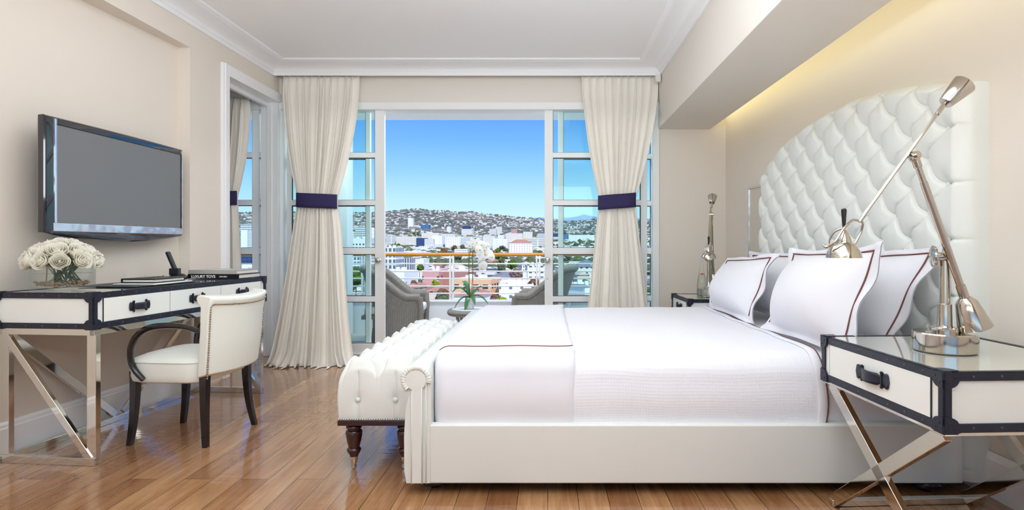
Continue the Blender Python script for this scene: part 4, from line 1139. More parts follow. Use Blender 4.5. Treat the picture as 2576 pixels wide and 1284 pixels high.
m = MB(); m.tube([(-.01, -.065, .0315), (.0, .065, .0315)], [.0045, .0045], 10); m.tube([(.0, .065, .0315), (.001, .08, .0315)], [.0045, .001], 10)
pen = m; pr = thing('pen', 'slim silver pen resting on the black folder', 'pen', wmat(nb_) @ Vector((0, 0, .0265)), th+.05)
m = MB(); m.tube([(-.01, -.065, .005), (.0, .065, .005)], .0045, 10); m.build('barrel', 'chrome', pr, local=True, smooth='auto'); m = MB(); m.tube([(.0, .065, .005), (.001, .08, .005)], [.0045, .001], 10); m.build('tip', 'black', pr, local=True, smooth='auto')
# cordless phone
px_, py_ = -2.47, 3.93
ph_ = thing('cordless_phone', 'black cordless phone standing tilted in its charging cradle on the desk', 'phone', (px_, py_, DT), math.radians(105))
m = MB(); m.lathe([(0, 0), (.052, 0), (.056, .008), (.052, .022), (.036, .036), (.02, .04), (0, .04)], n=32); m.box(-.030, .030, -.01, .045, .03, .075); m.build('cradle', 'black', ph_, local=True, smooth='auto', bevel=.004)
m = MB(); m.bar((0, .008, .04), (0, .062, .185), .048, .020, up=(0, -1, .3)); m.build('handset', 'black', ph_, local=True, bevel=.006)
# books
bx, by = -2.265, 4.13
b1 = thing('hardback_book', 'black hardback with white title on its spine, under the silver book', 'book', (bx, by, DT), math.radians(-3))
LB = .36; WB = .27
def book(r, L, W, H, cov, spine_y):
    MB().box(-L/2, L/2, -W/2, W/2, .0005, .004).build('lower_cover', cov, r, local=True, bevel=.001); MB().box(-L/2+.004, L/2-.004, -W/2+.004, W/2-.004, .0042, H-.0045).build('page_block', 'page', r, local=True)
    MB().box(-L/2, L/2, -W/2, W/2, H-.004, H).build('upper_cover', cov, r, local=True, bevel=.001); MB().box(-L/2, L/2, -W/2-.002, -W/2+.003, .0005, H).build('spine', cov, r, local=True, bevel=.0015)
book(b1, LB, WB, .031, 'black', 0)
b2 = thing('hardback_book', 'silver grey hardback lying on top of the black titled book', 'book', (bx-.005, by, DT+.0315), math.radians(-4.5))
book(b2, .345, .262, .028, 'silver_cover', 0)
def text_mesh(body, size, name, mat, parent, loc, rot, weight=.0):
    cu_ = bpy.data.curves.new(name, 'FONT'); cu_.body = body; cu_.size = size; cu_.extrude = .0002; cu_.offset = weight
    to = bpy.data.objects.new(name+'_tmp', cu_); C.objects.link(to); dg = bpy.context.evaluated_depsgraph_get()
    me = bpy.data.meshes.new_from_object(to.evaluated_get(dg)); bpy.data.objects.remove(to); bpy.data.curves.remove(cu_)
    me.materials.clear(); me.materials.append(M[mat]); o = bpy.data.objects.new(name, me); C.objects.link(o); o.parent = parent; o.location = loc; o.rotation_euler = rot; return o
text_mesh('LUXURY TOYS', .026, 'spine_title', 'white_ink', b1, (-.155, -WB/2-.0024, .0065), (PI/2, 0, 0), .0006)
text_mesh('FOR MEN', .0125, 'spine_subtitle', 'white_ink', b1, (.045, -WB/2-.0024, .0105), (PI/2, 0, 0), .0003)
# ================================================================== balcony
YR = 7.2
def by_(py, Y): return EYE+(CY-py)*Y/F
struct(MB().box(-6, 4, 5.83, YR+.08, -.10, -.012).build('floor_balcony', 'balcony_floor'))
struct(MB().box(-6, 4, 5.80, 7.36, 2.63, 3.1).build('ceiling_balcony', 'balcony_white'))
m = MB(); m.box(-6, 4, YR-.03, YR+.10, -.1, .375); m.box(-6, 4, YR-.045, YR+.115, .368, .39); struct(m.build('wall_parapet', 'balcony_white', bevel=.004))
struct(MB().box(-2.56, -2.36, 6.93, 7.13, -.01, 2.64).build('column_balcony', 'balcony_white', bevel=.004))
m = MB(); m.box(1.25, 1.37, 5.83, 7.17, -.01, 2.64); struct(m.build('wall_balcony_right', 'balcony_white'))
rl = thing('balcony_railing', 'white tube balcony railing with a varnished orange wooden handrail', 'railing', (-1, YR, .39))
MB().tube([(-6, YR, .949), (4, YR, .949)], .022, 14).build('handrail', 'rail_wood', rl, smooth='auto')
for z in (.837, .744, .657, .562, .474): MB().tube([(-6, YR, z), (4, YR, z)], .0085, 8).build('rail_tube', 'rail_white', rl, smooth='auto')
for x in (-5.4, -4.35, -3.30, -2.25, -1.175, -.118, .94, 2.0, 3.0):
    m = MB(); m.box(x-.028, x-.010, YR-.02, YR+.02, .385, .935); m.box(x+.010, x+.028, YR-.02, YR+.02, .385, .935); m.box(x-.05, x+.05, YR-.03, YR+.03, .39, .396); m.build('post', 'rail_white', rl)

def wicker_chair(label, loc, rot):
    r = thing('wicker_armchair', label, 'chair', loc, rot)
    # local: faces +x, width along y
    W, Dp = .33, .30
    def plan(t):   # t 0..1 : front near (-y) -> back -> front far
        s = abs(2*t-1)
        ang = PI*(t)                       # u shape
        if t < .33: k = t/.33; return Vector((Dp-(Dp+.06)*k, -W, 0))
        if t > .67: k = (t-.67)/.33; return Vector((-.06+(Dp+.06)*k, W, 0))
        a = -PI/2-(t-.33)/.34*PI; return Vector((-.06+.16*math.cos(a), W*math.sin(a), 0))
    def top(t):
        s = abs(2*t-1); return .53+.29*smooth01((.80-s)/.62)
    def shell(off):
        def f(i, j):
            p = plan(i); z0 = .05+.07*math.sin(PI*min(1, max(0, (abs(2*i-1)-.33)/.67)))*(1 if abs(2*i-1) > .33 else 0)
            z = z0+(top(i)-z0)*j; q = plan(min(1, i+.01))-plan(max(0, i-.01)); n = Vector((q.y, -q.x, 0)).normalized()
            lean = .12*smooth01((z-.38)/.5)*(1-abs(2*i-1)**2)
            return tuple(p+n*off*(1)+Vector((-lean, 0, z)))
        return f
    N, K = 72, 26
    for off, nm in ((-.012, 'inner_weave'), (.014, 'outer_weave')):
        m = MB(); m.grid(shell(off), N, K); uv = []
        L = 0; prev = None; Ls = []
        for i in range(N+1):
            p = plan(i/N); L += (p-prev).length if prev is not None else 0; prev = p; Ls.append(L)
        m.uv = [(Ls[i], m.v[i*(K+1)+j][2]) for i in range(N+1) for j in range(K+1)]
        m.build(nm, 'wicker', r, local=True, smooth=True)
    # rolled rim with wrapped strands
    f = shell(0.0)
    def tubewrap(path, r0, n=14, lump=.0035, per=.03, name='rolled_rim', seg=5):
        P = [Vector(p) for p in path]; out = []; rad = []; acc = 0
        for i in range(len(P)-1):
            d = (P[i+1]-P[i]).length; k = max(1, int(d/.006))
            for q in range(k): out.append(P[i].lerp(P[i+1], q/k)); rad.append(r0+lump*abs(math.sin((acc+d*q/k)*PI/per)))
            acc += d
        out.append(P[-1]); rad.append(r0)
        m = MB(); m.tube(out, rad, n); L = 0; m.uv = []
        for i in range(len(out)):
            L += (out[i]-out[i-1]).length if i else 0
            for j in range(n): m.uv.append((j*.014, L))
        m.build(name, 'wicker', r, local=True, smooth=True)
    tubewrap([f(i/80, 1) for i in range(81)], .036)
    for y in (-W, W):
        tubewrap([(Dp, y, .53), (Dp+.01, y, .4), (Dp, y, .2), (Dp-.005, y, .0)], .030, name='front_post')
    for t in (.42, .58): p = plan(t); tubewrap([(p.x, p.y, .2), (p.x-.02, p.y, 0)], .024, name='back_leg')
    m = MB(); m.grid(lambda i, j: (Dp-.02, -W+2*W*i, .34+(.10+.07*math.sin(PI*i)-.34)*j), 30, 10); m.uv = [(v[1], v[2]) for v in m.v]; m.build('front_apron', 'wicker', r, local=True, smooth=True)
    m = MB(); m.box(-.30, Dp-.01, -W+.02, W-.02, .30, .34); m.uv = [(v[0], v[1]) for v in m.v]; m.build('seat_deck', 'wicker', r, local=True)
    MB().box(-.28, Dp+.015, -W+.035, W-.035, .342, .425).build('seat_cushion', 'cushion', r, local=True, bevel=.028, seg=4)
    return r
wicker_chair('grey wicker armchair with white cushion at the handle side of the left sliding door', (-1.68, 6.48, -.012), math.radians(6))
wicker_chair('grey wicker armchair turned toward the table, partly behind the right sliding door', (-.03, 6.62, -.012), math.radians(176))
# table
wt = thing('wicker_table', 'round grey wicker side table with a pale glass top on the balcony', 'table', (-.84, 6.45, -.012))
tx, ty = -.84, 6.45
m = MB(); 
def rim(u, v):
    a = 2*PI*u; b = 2*PI*v; r_ = .036+.003*abs(math.sin(a*26)); return (tx+(.222+r_*math.cos(b))*math.cos(a), ty+(.222+r_*math.cos(b))*math.sin(a), .335+r_*.95*math.sin(b))
m.grid(rim, 208, 14, cu=True, cv=True); m.uv = [(j*.014, i*.0068) for i in range(208) for j in range(14)]; m.build('rolled_rim', 'wicker', wt, smooth=True)
MB().lathe([(0, .35), (.214, .35), (.214, .368), (0, .368)], (tx, ty, 0), 64).build('glass_top', 'vellum', wt, smooth='auto')
for k in range(4):
    a = PI/4+PI/2*k; p0 = (tx+.19*math.cos(a), ty+.19*math.sin(a), .31)
    m = MB(); pth = bez([p0, (tx+.165*math.cos(a), ty+.165*math.sin(a), .18), (tx+.19*math.cos(a), ty+.19*math.sin(a), -.01)], 10); m.tube(pth, .017, 10); m.uv = [(j*.01, i*.02) for i in range(len(pth)) for j in range(10)]; m.build('leg', 'wicker', wt, smooth=True)
# orchid
px, py, pz = -.85, 6.43, .369
orc = thing('potted_orchid', 'white orchid in a white ribbed pot on the wicker table', 'orchid', (px, py, pz))
def pot(u, v):
    a = 2*PI*u; r_ = .040+.014*v+.0025*math.sin(a*9+v*14)+.0015*math.sin(v*40); return (px+r_*math.cos(a), py+r_*math.sin(a), pz+.002+.125*v)
m = MB(); m.grid(pot, 72, 20, cu=True); m.lathe([(0, .001), (.04, .002)], (px, py, pz), 24, cap=False); m.lathe([(.050, .118), (0, .118)], (px, py, pz), 24, cap=False); m.build('pot', 'ceramic', orc, smooth=True)
for a, L_, up, dr, wd in ((170, .20, .15, .12, .030), (200, .17, .04, .20, .026), (-10, .20, .06, .16, .026), (20, .17, .13, .04, .022), (140, .12, .17, .0, .032), (250, .12, .02, .22, .026), (-60, .14, .05, .16, .024), (60, .16, .1, .05, .024)):
    A = math.radians(a); d = Vector((math.cos(A), math.sin(A), 0)); s = Vector((-d.y, d.x, 0))
    def lf(i, j):
        w_ = wd*math.sin(PI*min(1, .06+i*.94))**.6; z = up*math.sin(i*PI*.6)*1.0-dr*i*i*.75
        return tuple(Vector((px, py, pz+.122))+d*L_*i+s*w_*(2*j-1)+Vector((0, 0, z+.010*(2*j-1)**2)))
    MB().grid(lf, 16, 6).build('leaf', 'leaf', orc, smooth=True, solid=.003)
st1 = bez([(px, py, pz+.12), (px-.01, py, pz+.35), (px-.005, py, pz+.60), (px+.05, py-.01, pz+.765), (px+.13, py-.02, pz+.72), (px+.185, py-.03, pz+.60)], 8)
st2 = bez([(px+.015, py, pz+.12), (px+.03, py, pz+.40), (px+.025, py+.01, pz+.58), (px+.06, py+.01, pz+.70), (px+.115, py, pz+.64), (px+.135, py-.01, pz+.45)], 8)
for st in (st1, st2): MB().tube(st, .0035, 6).build('flower_stem', 'stem', orc, smooth=True)
for x0 in (-.012, .035): MB().tube([(px+x0, py, pz+.12), (px+x0-.004, py, pz+.62)], .0018, 5).build('support_stick', 'stem', orc, smooth=True)
MB().tube(bez([(px+.02, py, pz+.13), (px+.08, py, pz+.22), (px+.12, py, pz+.255)], 5), .0035, 6).build('aerial_root', 'stem', orc, smooth=True)
fm = MB()
for k, (a, w_, L_) in enumerate(((90, .022, .042), (210, .022, .042), (330, .022, .042), (20, .034, .042), (160, .034, .042))):
    A = math.radians(a); d = Vector((math.cos(A), 0, math.sin(A))); s = Vector((-d.z, 0, d.x))
    fm.grid(lambda i, j: tuple(d*L_*i+s*w_*math.sin(PI*min(1, .1+.86*i))**.6*(2*j-1)+Vector((0, -.004 if k > 2 else .002, 0))+Vector((0, .012*(i*i)+.006*(2*j-1)**2, 0))), 8, 6)
fmesh = None; cmesh = None
rr = random.Random(5)
fl = [(1180, 618), (1190, 613), (1201, 610), (1211, 616), (1206, 628), (1220, 630), (1232, 638), (1237, 647), (1208, 641), (1214, 652), (1209, 660), (1216, 667), (1212, 674), (1224, 622), (1196, 624)]
for i, (fx, fy) in enumerate(fl):
    Yd = 6.38+rr.uniform(-.05, .03); p = at(fx, fy, Yd)
    if i == 0: fo = fm.build('flower', 'orchid', orc, local=True, smooth=True); fmesh = fo.data
    else: fo = bpy.data.objects.new('flower', fmesh); C.objects.link(fo); fo.parent = orc
    fo.location = Vector(p)-Vector((px, py, pz)); fo.rotation_euler = (rr.uniform(-.3, .5), rr.uniform(-.5, .5), rr.uniform(-.7, .7)); fo.scale = (1.08,)*3
    if i == 0: co_ = MB().ball((0, -.010, -.003), (.006, .008, .009), 8, 6).build('flower_throat', 'yellow', fo, local=True, smooth=True); cmesh = co_.data
    else: co_ = bpy.data.objects.new('flower_throat', cmesh); C.objects.link(co_); co_.parent = fo

# ================================================================== city and hills
zs = [60, 120, 200, 350, 600, 1000, 1600, 2500]
gz = [-20, -24, -27, -30, -31, -25, -6, 34]
crx = [-9000, -4200, -2760, -2100, -1500, -1387, -1280, -1175, -1108, -1007, -905, -770, -635, -535, -400, -263, -128, 10, 200, 450, 700, 1100, 3000]
cry = [540, 536, 538, 536, 538, 535, 533, 529, 527, 532, 530, 536, 535, 540, 544, 549, 552, 556, 560, 552, 556, 560, 565]
def crest(x, Y=5000.): return EYE+(CY-float(np.interp(x, crx, cry)))*Y/F
def hn(x, y):
    return (math.sin(x*.0041+1.3)*math.cos(y*.0037+.4)+.6*math.sin(x*.0093+y*.0051)+.35*math.sin(x*.021-y*.017+2)+.2*math.sin(x*.047+y*.039))
def ground(x, y):
    if y <= 2500: return float(np.interp(y, zs, gz))+(0 if y < 1200 else .8*hn(x, y))
    xe = x*5000/max(y, 2500)
    t = (y-2500)/2500
    if t <= 1: h = 34+(crest(xe)-34)*(t**1.15); return h+hn(x, y)*14*math.sin(PI*min(1, t))**.7
    return crest(xe)-(y-5000)*.12
def tmat(name, cols, scale, detail=8., rough=.95, sc=(1, 1, 1)):
    m = bpy.data.materials.new(name); t = NT(m); tc = t.n('ShaderNodeTexCoord')
    mp = t.n('ShaderNodeMapping'); mp.inputs['Scale'].default_value = sc; t.l(tc.outputs['Object'], mp.inputs[0])
    nz = t.n('ShaderNodeTexNoise', i_Scale=scale, i_Detail=detail, i_Roughness=.65); t.l(mp.outputs[0], nz.inputs['Vector'])
    r = t.n('ShaderNodeValToRGB'); el = r.color_ramp.elements
    el[0].position = cols[0][0]; el[0].color = (*s2l(cols[0][1]), 1); el[1].position = cols[-1][0]; el[1].color = (*s2l(cols[-1][1]), 1)
    for p, c in cols[1:-1]: e = el.new(p); e.color = (*s2l(c), 1)
    t.l(nz.outputs['Fac'], r.inputs[0]); b = t.n('ShaderNodeBsdfDiffuse'); t.l(r.outputs[0], b.inputs[0]); t.l(b.outputs[0], t.out.inputs[0]); return m
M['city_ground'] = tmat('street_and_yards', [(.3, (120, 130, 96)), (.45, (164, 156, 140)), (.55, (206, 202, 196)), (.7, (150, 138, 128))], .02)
M['hill_ground'] = tmat('chaparral_hillside', [(.32, (100, 110, 112)), (.48, (120, 124, 124)), (.6, (146, 134, 130)), (.75, (172, 152, 140))], .012)  # greyed and lightened tones stand in for distance haze
m = MB()
ys = list(np.geomspace(40, 1500, 40))+list(np.linspace(1560, 5300, 70)); xn = 120
m.v = [((-1.15+1.9*i/xn)*max(y, 60)*1.0, y, ground((-1.15+1.9*i/xn)*max(y, 60), y)) for y in ys for i in range(xn+1)]
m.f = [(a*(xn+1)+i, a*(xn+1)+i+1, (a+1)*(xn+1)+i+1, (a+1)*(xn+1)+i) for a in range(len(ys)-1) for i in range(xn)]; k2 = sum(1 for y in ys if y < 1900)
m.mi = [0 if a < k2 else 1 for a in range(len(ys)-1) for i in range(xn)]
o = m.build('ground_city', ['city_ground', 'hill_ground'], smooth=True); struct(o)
# far blue range
m = MB(); mx_ = []; N = 160
rx = [560, 900, 1200, 1300, 1340, 1380, 1400, 1440, 1470, 1500, 1530, 1600, 1700, 2100]; ry = [560, 560, 560, 554, 549, 548, 551, 546, 541, 545, 550, 549, 556, 560]
def rng(i, j):
    pxx = 560+1500*i; Y = 11000+1500*(1-j); yy = float(np.interp(pxx, rx, ry))+1.2*math.sin(pxx*.11)+.7*math.sin(pxx*.23)
    top = EYE+(CY-yy)*11000/F; return ((pxx-CX)*11000/F, 11000-2500*(1-j), -50+(top+50)*j)
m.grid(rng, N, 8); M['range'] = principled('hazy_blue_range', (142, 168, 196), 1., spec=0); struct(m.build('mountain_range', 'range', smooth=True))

# building materials with window patterns
def bmat(name, wall, win, px_=3.2, pz_=3.3, fx=(.25, .75), fz=(.3, .75), rough=.8, roof=(226, 224, 220)):
    m = bpy.data.materials.new(name); t = NT(m); tc = t.n('ShaderNodeTexCoord'); sp = t.n('ShaderNodeSeparateXYZ'); t.l(tc.outputs['Object'], sp.inputs[0])
    ge = t.n('ShaderNodeNewGeometry'); 
    nt_ = t.n('ShaderNodeVectorTransform', vector_type='NORMAL', convert_from='WORLD', convert_to='OBJECT'); t.l(ge.outputs['Normal'], nt_.inputs[0])
    sn = t.n('ShaderNodeSeparateXYZ'); t.l(nt_.outputs[0], sn.inputs[0])
    ax = t.math('ABSOLUTE', sn.outputs[0]); isx = t.math('GREATER_THAN', ax, .5)
    u = t.math('ADD', t.math('MULTIPLY', sp.outputs[1], isx), t.math('MULTIPLY', sp.outputs[0], t.math('SUBTRACT', 1.0, isx)))
    fu = t.math('FRACT', t.math('ADD', t.math('DIVIDE', u, px_), 500.)); fv = t.math('FRACT', t.math('DIVIDE', sp.outputs[2], pz_))
    def inr(f, r): return t.math('MULTIPLY', t.math('GREATER_THAN', f, r[0]), t.math('LESS_THAN', f, r[1]))
    mask = t.math('MULTIPLY', inr(fu, fx), inr(fv, fz)); vert = t.math('LESS_THAN', t.math('ABSOLUTE', sn.outputs[2]), .5); mask = t.math('MULTIPLY', mask, vert)
    c0_ = t.mix(vert, s2l(roof), s2l(wall)); c = t.mix(mask, c0_, s2l(win))
    b = t.n('ShaderNodeBsdfDiffuse'); t.l(c, b.inputs[0]); t.l(b.outputs[0], t.out.inputs[0]); return m
W_ = (238, 236, 230)
M['b_white'] = bmat('stucco_white_windows', W_, (96, 104, 112))
M['b_white2'] = bmat('stucco_white_small_windows', (242, 241, 238), (120, 126, 130), 4.2, 3.4, (.35, .62), (.35, .7))
M['b_cream'] = bmat('stucco_cream_windows', (238, 233, 222), (110, 104, 98), 3.0, 3.2, (.3, .7), (.3, .72), roof=(214, 208, 200))
M['b_plain'] = bmat('stucco_white_plain', (240, 239, 236), (190, 190, 190), 12, 5, (.4, .55), (.4, .6))
M['b_band'] = bmat('concrete_ribbon_windows', (236, 236, 234), (104, 112, 118), 50, 3.6, (.02, .98), (.35, .7))
M['b_grid'] = bmat('curtain_wall_grid', (236, 238, 238), (106, 124, 134), 2.4, 3.2, (.2, .85), (.2, .85))
M['b_rib'] = bmat('ribbed_facade', (206, 210, 212), (92, 102, 116), 1.5, 40, (.3, .8), (.0, .96))
M['b_glass'] = bmat('blue_glass_facade', (96, 140, 176), (70, 112, 150), 3, 3.4, (.1, .9), (.1, .8), roof=(170, 190, 205))
M['b_dark'] = bmat('dark_blue_glass', (72, 92, 132), (60, 78, 116), 3, 3.4, (.1, .9), (.1, .8), roof=(90, 100, 130))
M['b_pink'] = bmat('stucco_pink', (214, 166, 160), (74, 66, 70), 9, 5.2, (.35, .62), (.35, .68), roof=(244, 242, 240))
M['b_brick'] = bmat('brick_red', (178, 132, 124), (172, 128, 118), 30, 30, (.4, .5), (.4, .5), roof=(244, 242, 240))
M['b_peach'] = bmat('stucco_peach', (240, 196, 158), (88, 74, 80), 4.0, 4.6, (.22, .78), (.34, .74), roof=(244, 240, 236))
M['b_tan'] = bmat('house_tan', (222, 202, 182), (120, 100, 90), 5, 3.4, (.4, .6), (.35, .65), roof=(196, 160, 140))
M['roof_red'] = tmat('roof_clay', [(.3, (176, 120, 104)), (.7, (206, 158, 140))], .3)
M['roof_grey'] = tmat('roof_grey', [(.3, (120, 122, 128)), (.7, (150, 150, 156))], .3)
M['roof_pale'] = tmat('roof_pale', [(.3, (206, 188, 172)), (.7, (222, 206, 190))], .3)
UNIT = [(.1, .1, .16, .12), (-.2, .15, .1, .1), (.25, -.2, .12, .14), (-.1, -.25, .2, .08)]
def building(x, y, w_, d_, h_, ang, mat, label, group=None, roof=None, units=0, name='building', cat='building', flat=None, zb=None):
    z = ground(x, y) if zb is None else zb
    m = MB().box(-w_/2, w_/2, -d_/2, d_/2, -6, h_)
    if h_ > 4 and roof is None:  # parapet lip
        e = .5; m.box(-w_/2, w_/2, -d_/2, -d_/2+e, h_, h_+.7); m.box(-w_/2, w_/2, d_/2-e, d_/2, h_, h_+.7); m.box(-w_/2, -w_/2+e, -d_/2+e, d_/2-e, h_, h_+.7); m.box(w_/2-e, w_/2, -d_/2+e, d_/2-e, h_, h_+.7)
    if units or roof:
        r = thing(name, label, cat, (x, y, z), ang, group); m.build('walls', mat, r, local=True)
        if roof:
            q = MB(); a, b = w_/2+.5, d_/2+.5; rh = min(w_, d_)*.22
            if w_ > d_: q.add([(-a, -b, h_), (a, -b, h_), (a, b, h_), (-a, b, h_), (-a+b*.9, 0, h_+rh), (a-b*.9, 0, h_+rh)], [(0, 1, 5, 4), (1, 2, 5), (2, 3, 4, 5), (3, 0, 4), (0, 3, 2, 1)])
            else: q.add([(-a, -b, h_), (a, -b, h_), (a, b, h_), (-a, b, h_), (0, -b+a*.9, h_+rh), (0, b-a*.9, h_+rh)], [(0, 1, 4), (1, 2, 5, 4), (2, 3, 5), (3, 0, 4, 5), (0, 3, 2, 1)])
            q.build('roof', roof, r, local=True)
        for k in range(units):
            ux, uy, uw, ud = UNIT[k]; MB().box(w_*(ux-uw/2), w_*(ux+uw/2), d_*(uy-ud/2), d_*(uy+ud/2), h_-.1, h_+2.2).build('rooftop_unit', 'b_plain', r, local=True)
        return r
    o = m.build(name, mat); o.location = (x, y, z); o.rotation_euler = (0, 0, ang); return tag(o, label, cat, group)
def bpx(x0, x1, yt, Y, mat, label, d_=None, ang=0., roof=None, units=0, **k):
    """building whose front spans x0..x1 with its top at yt, seen at distance Y"""
    w_ = (x1-x0)*Y/F; X = ((x0+x1)/2-CX)*Y/F; top = EYE+(CY-yt)*Y/F; z = ground(X, Y); d_ = d_ or w_*.6
    ca = math.cos(ang)+abs(math.sin(ang))*d_/w_
    return building(X, Y+d_/2, w_/ca, d_, max(3, top-z), ang, mat, label, roof=roof, units=units, zb=z, **k)
R_ = math.radians
# nearest blocks, seen over the parapet
bpx(955, 1001, 627, 330, 'b_grid', 'white apartment slab with green gridded windows rising beside the left door stile', 14, R_(-4), units=2)
bpx(1001, 1042, 653, 345, 'b_rib', 'grey ribbed office block with a dark tree shadow beside the white slab', 16, R_(-8))
bpx(1041, 1068, 655, 352, 'b_plain', 'plain beige windowless block to the side of the ribbed office', 14, R_(-2))
bpx(1062, 1104, 684, 290, 'b_pink', 'pink stucco building with a few dark windows behind the railing post', 26, R_(0), units=2)
bpx(1101, 1180, 684, 300, 'b_brick', 'long windowless red brick building joined to the pink one', 30, R_(0), units=3)
bpx(1090, 1112, 667, 330, 'b_brick', 'small red brick rooftop block above the pink building', 8)
bpx(1134, 1252, 708, 235, 'b_peach', 'peach two storey building with rows of dark windows behind the orchid', 18, R_(-9), units=4)
bpx(1246, 1342, 720, 222, 'b_white2', 'white flat roofed building with upright windows beyond the peach one', 22, R_(4), units=4)
bpx(1194, 1250, 678, 330, 'b_band', 'white parking structure with dark ribbon openings behind the orchid stems', 16, R_(-5))
bpx(1232, 1310, 699, 275, 'b_white2', 'low white hall with a grey hipped roof beyond the white flat roofs', 18, 0, roof='roof_grey')
bpx(1318, 1385, 672, 330, 'b_white', 'white apartment block with balconies beside the right door stile', 20, R_(6), units=2)
bpx(1315, 1325, 690, 262, 'b_plain', 'slender white chimney stack on the flat roofs near the right door', 3)
bpx(960, 1028, 688, 250, 'b_plain', 'low white roofed building with a brown eave over the left wicker chair', 18, R_(-6), units=2)
bpx(1056, 1130, 733, 196, 'b_tan', 'house with a sloping red roof beyond the railing post', 14, R_(12), roof='roof_red')
bpx(1140, 1232, 745, 176, 'b_plain', 'low building with a long red roof just over the parapet', 12, R_(-10), roof='roof_red')
bpx(1010, 1062, 724, 210, 'b_tan', 'brown roofed house over the wicker chair arm', 12, R_(-8), roof='roof_red')
# seen through the right sliding door
bpx(1395, 1446, 676, 300, 'b_white', 'white house with paired windows seen through the right sliding door', 16, R_(5), units=2)
bpx(1447, 1492, 672, 320, 'b_cream', 'cream villa with a grey hipped roof seen through the right sliding door', 14, 0, roof='roof_grey')
bpx(1444, 1482, 692, 270, 'b_tan', 'pale gabled house with a beige roof seen through the right sliding door', 12, R_(8), roof='roof_pale')
bpx(1415, 1500, 726, 215, 'b_plain', 'broad white flat roof low down in the right sliding door', 26, R_(3), units=3)
bpx(1436, 1476, 722, 205, 'b_plain', 'small pavilion with a dark pyramid roof on the white flat roof', 9, R_(45), roof='roof_grey')
bpx(1430, 1496, 592, 1900, 'b_plain', 'wide white hall with fine ribs below the hills in the right sliding door', 60)
bpx(1417, 1429, 591, 1880, 'b_glass', 'grey glass block attached to the wide ribbed hall', 60)
bpx(1386, 1404, 588, 2100, 'b_dark', 'blue glass block beside the right door stile', 60)
# mid distance
bpx(1026, 1038, 549, 3300, 'b_plain', 'tall white tower standing against the hillside', 40)
bpx(1038, 1050, 567, 3250, 'b_white', 'white stepped block at the foot of the tall hillside tower', 40)
bpx(1050, 1058, 569, 3250, 'b_plain', 'white block between the stepped block and the blue glass one', 40)
bpx(1058, 1079, 566, 3200, 'b_glass', 'blue glass office block on the lower hillside', 50)
bpx(1124, 1133, 571, 2700, 'b_plain', 'small white tower on its own at the hill foot', 30)
bpx(1163, 1181, 569, 2600, 'b_dark', 'dark blue glass tower behind the white mid rise', 40)
bpx(1161, 1188, 577, 2350, 'b_cream', 'white and cream mid rise in front of the dark blue tower', 50)
bpx(1247, 1262, 571, 2600, 'b_cream', 'cream slab with a flat cap below the hills', 40)
bpx(1231, 1248, 577, 2400, 'b_white', 'white stepped mid rise beside the cream slab', 50)
bpx(1316, 1339, 584, 1900, 'b_cream', 'cream tower block with vertical window bays near the right door', 50)
bpx(1286, 1300, 577, 2300, 'b_pink', 'small pink block at the foot of the hills', 40)
bpx(1352, 1372, 588, 1850, 'b_grid', 'white gridded block under the green roof near the right door', 50)
bpx(1328, 1378, 602, 1350, 'b_band', 'long white office with window bands beside the right door stile', 50)
bpx(971, 998, 594, 1500, 'b_band', 'white office with two long window bands beside the left stile', 40)
bpx(996, 1050, 596, 1480, 'b_cream', 'wide cream apartment block with many small windows', 50)
bpx(1047, 1068, 600, 1400, 'b_dark', 'low dark glass building in the middle distance', 40)
bpx(1068, 1090, 602, 1400, 'b_white', 'low white offices between dark glass and the plain white cube', 40)
bpx(1088, 1112, 594, 1420, 'b_plain', 'bright plain white cube in the middle distance', 50)
bpx(1120, 1158, 598, 1350, 'b_white2', 'broad white block in the middle distance before the orchid', 50)
bpx(1158, 1212, 596, 1450, 'b_band', 'long white building with dark ribbon windows above the orchid', 50)
bpx(1214, 1246, 594, 1400, 'b_white', 'white stepped block with window rows beside the orchid', 50)
bpx(1240, 1276, 602, 1200, 'b_plain', 'low white hall beyond the orchid', 40)
bpx(1277, 1340, 612, 950, 'b_white2', 'white school like building with a red tile roof in the middle distance', 26, R_(5), roof='roof_red')
bpx(1060, 1104, 587, 1750, 'b_cream', 'cream row of blocks behind the dark glass building', 50)
bpx(1110, 1145, 589, 1800, 'b_white', 'white row behind the broad white block', 50)
bpx(1272, 1314, 588, 1700, 'b_cream', 'pinkish cream blocks in the middle distance', 50)
bpx(960, 992, 625, 420, 'b_plain', 'white roof top with dark stairs beside the left stile', 16)
# through the left glass
bpx(894, 921, 573, 900, 'b_grid', 'tall white office with a fine window grid seen through the left sliding door', 30)
bpx(921, 941, 574, 930, 'b_plain', 'pale blue banded tower next to the fine grid office', 30)
bpx(874, 892, 584, 850, 'b_cream', 'cream old apartment house seen through the left sliding door', 30)
bpx(870, 925, 601, 620, 'b_plain', 'stepped white block filling the left sliding door pane', 30, units=2)
bpx(885, 935, 612, 560, 'b_white', 'white terraced block with window rows in the left sliding door', 30)
bpx(872, 905, 640, 420, 'b_grid', 'near white block with dark windows behind the left railing', 20)
# side bay view
bpx(604, 633, 566, 900, 'b_grid', 'white high rise with upright window slits seen through the side bay window', 30)
bpx(648, 664, 586, 1000, 'b_white', 'small white block seen through the side bay window', 30)
bpx(606, 622, 580, 850, 'b_plain', 'white annex below the side bay high rise', 20)
bpx(600, 632, 645, 420, 'b_dark', 'dark glazed low building in the side bay window', 20)
bpx(645, 665, 655, 400, 'b_white', 'small white roofed house in the side bay window', 16)
bpx(560, 640, 672, 300, 'b_plain', 'white low roofs in the side bay window', 20)

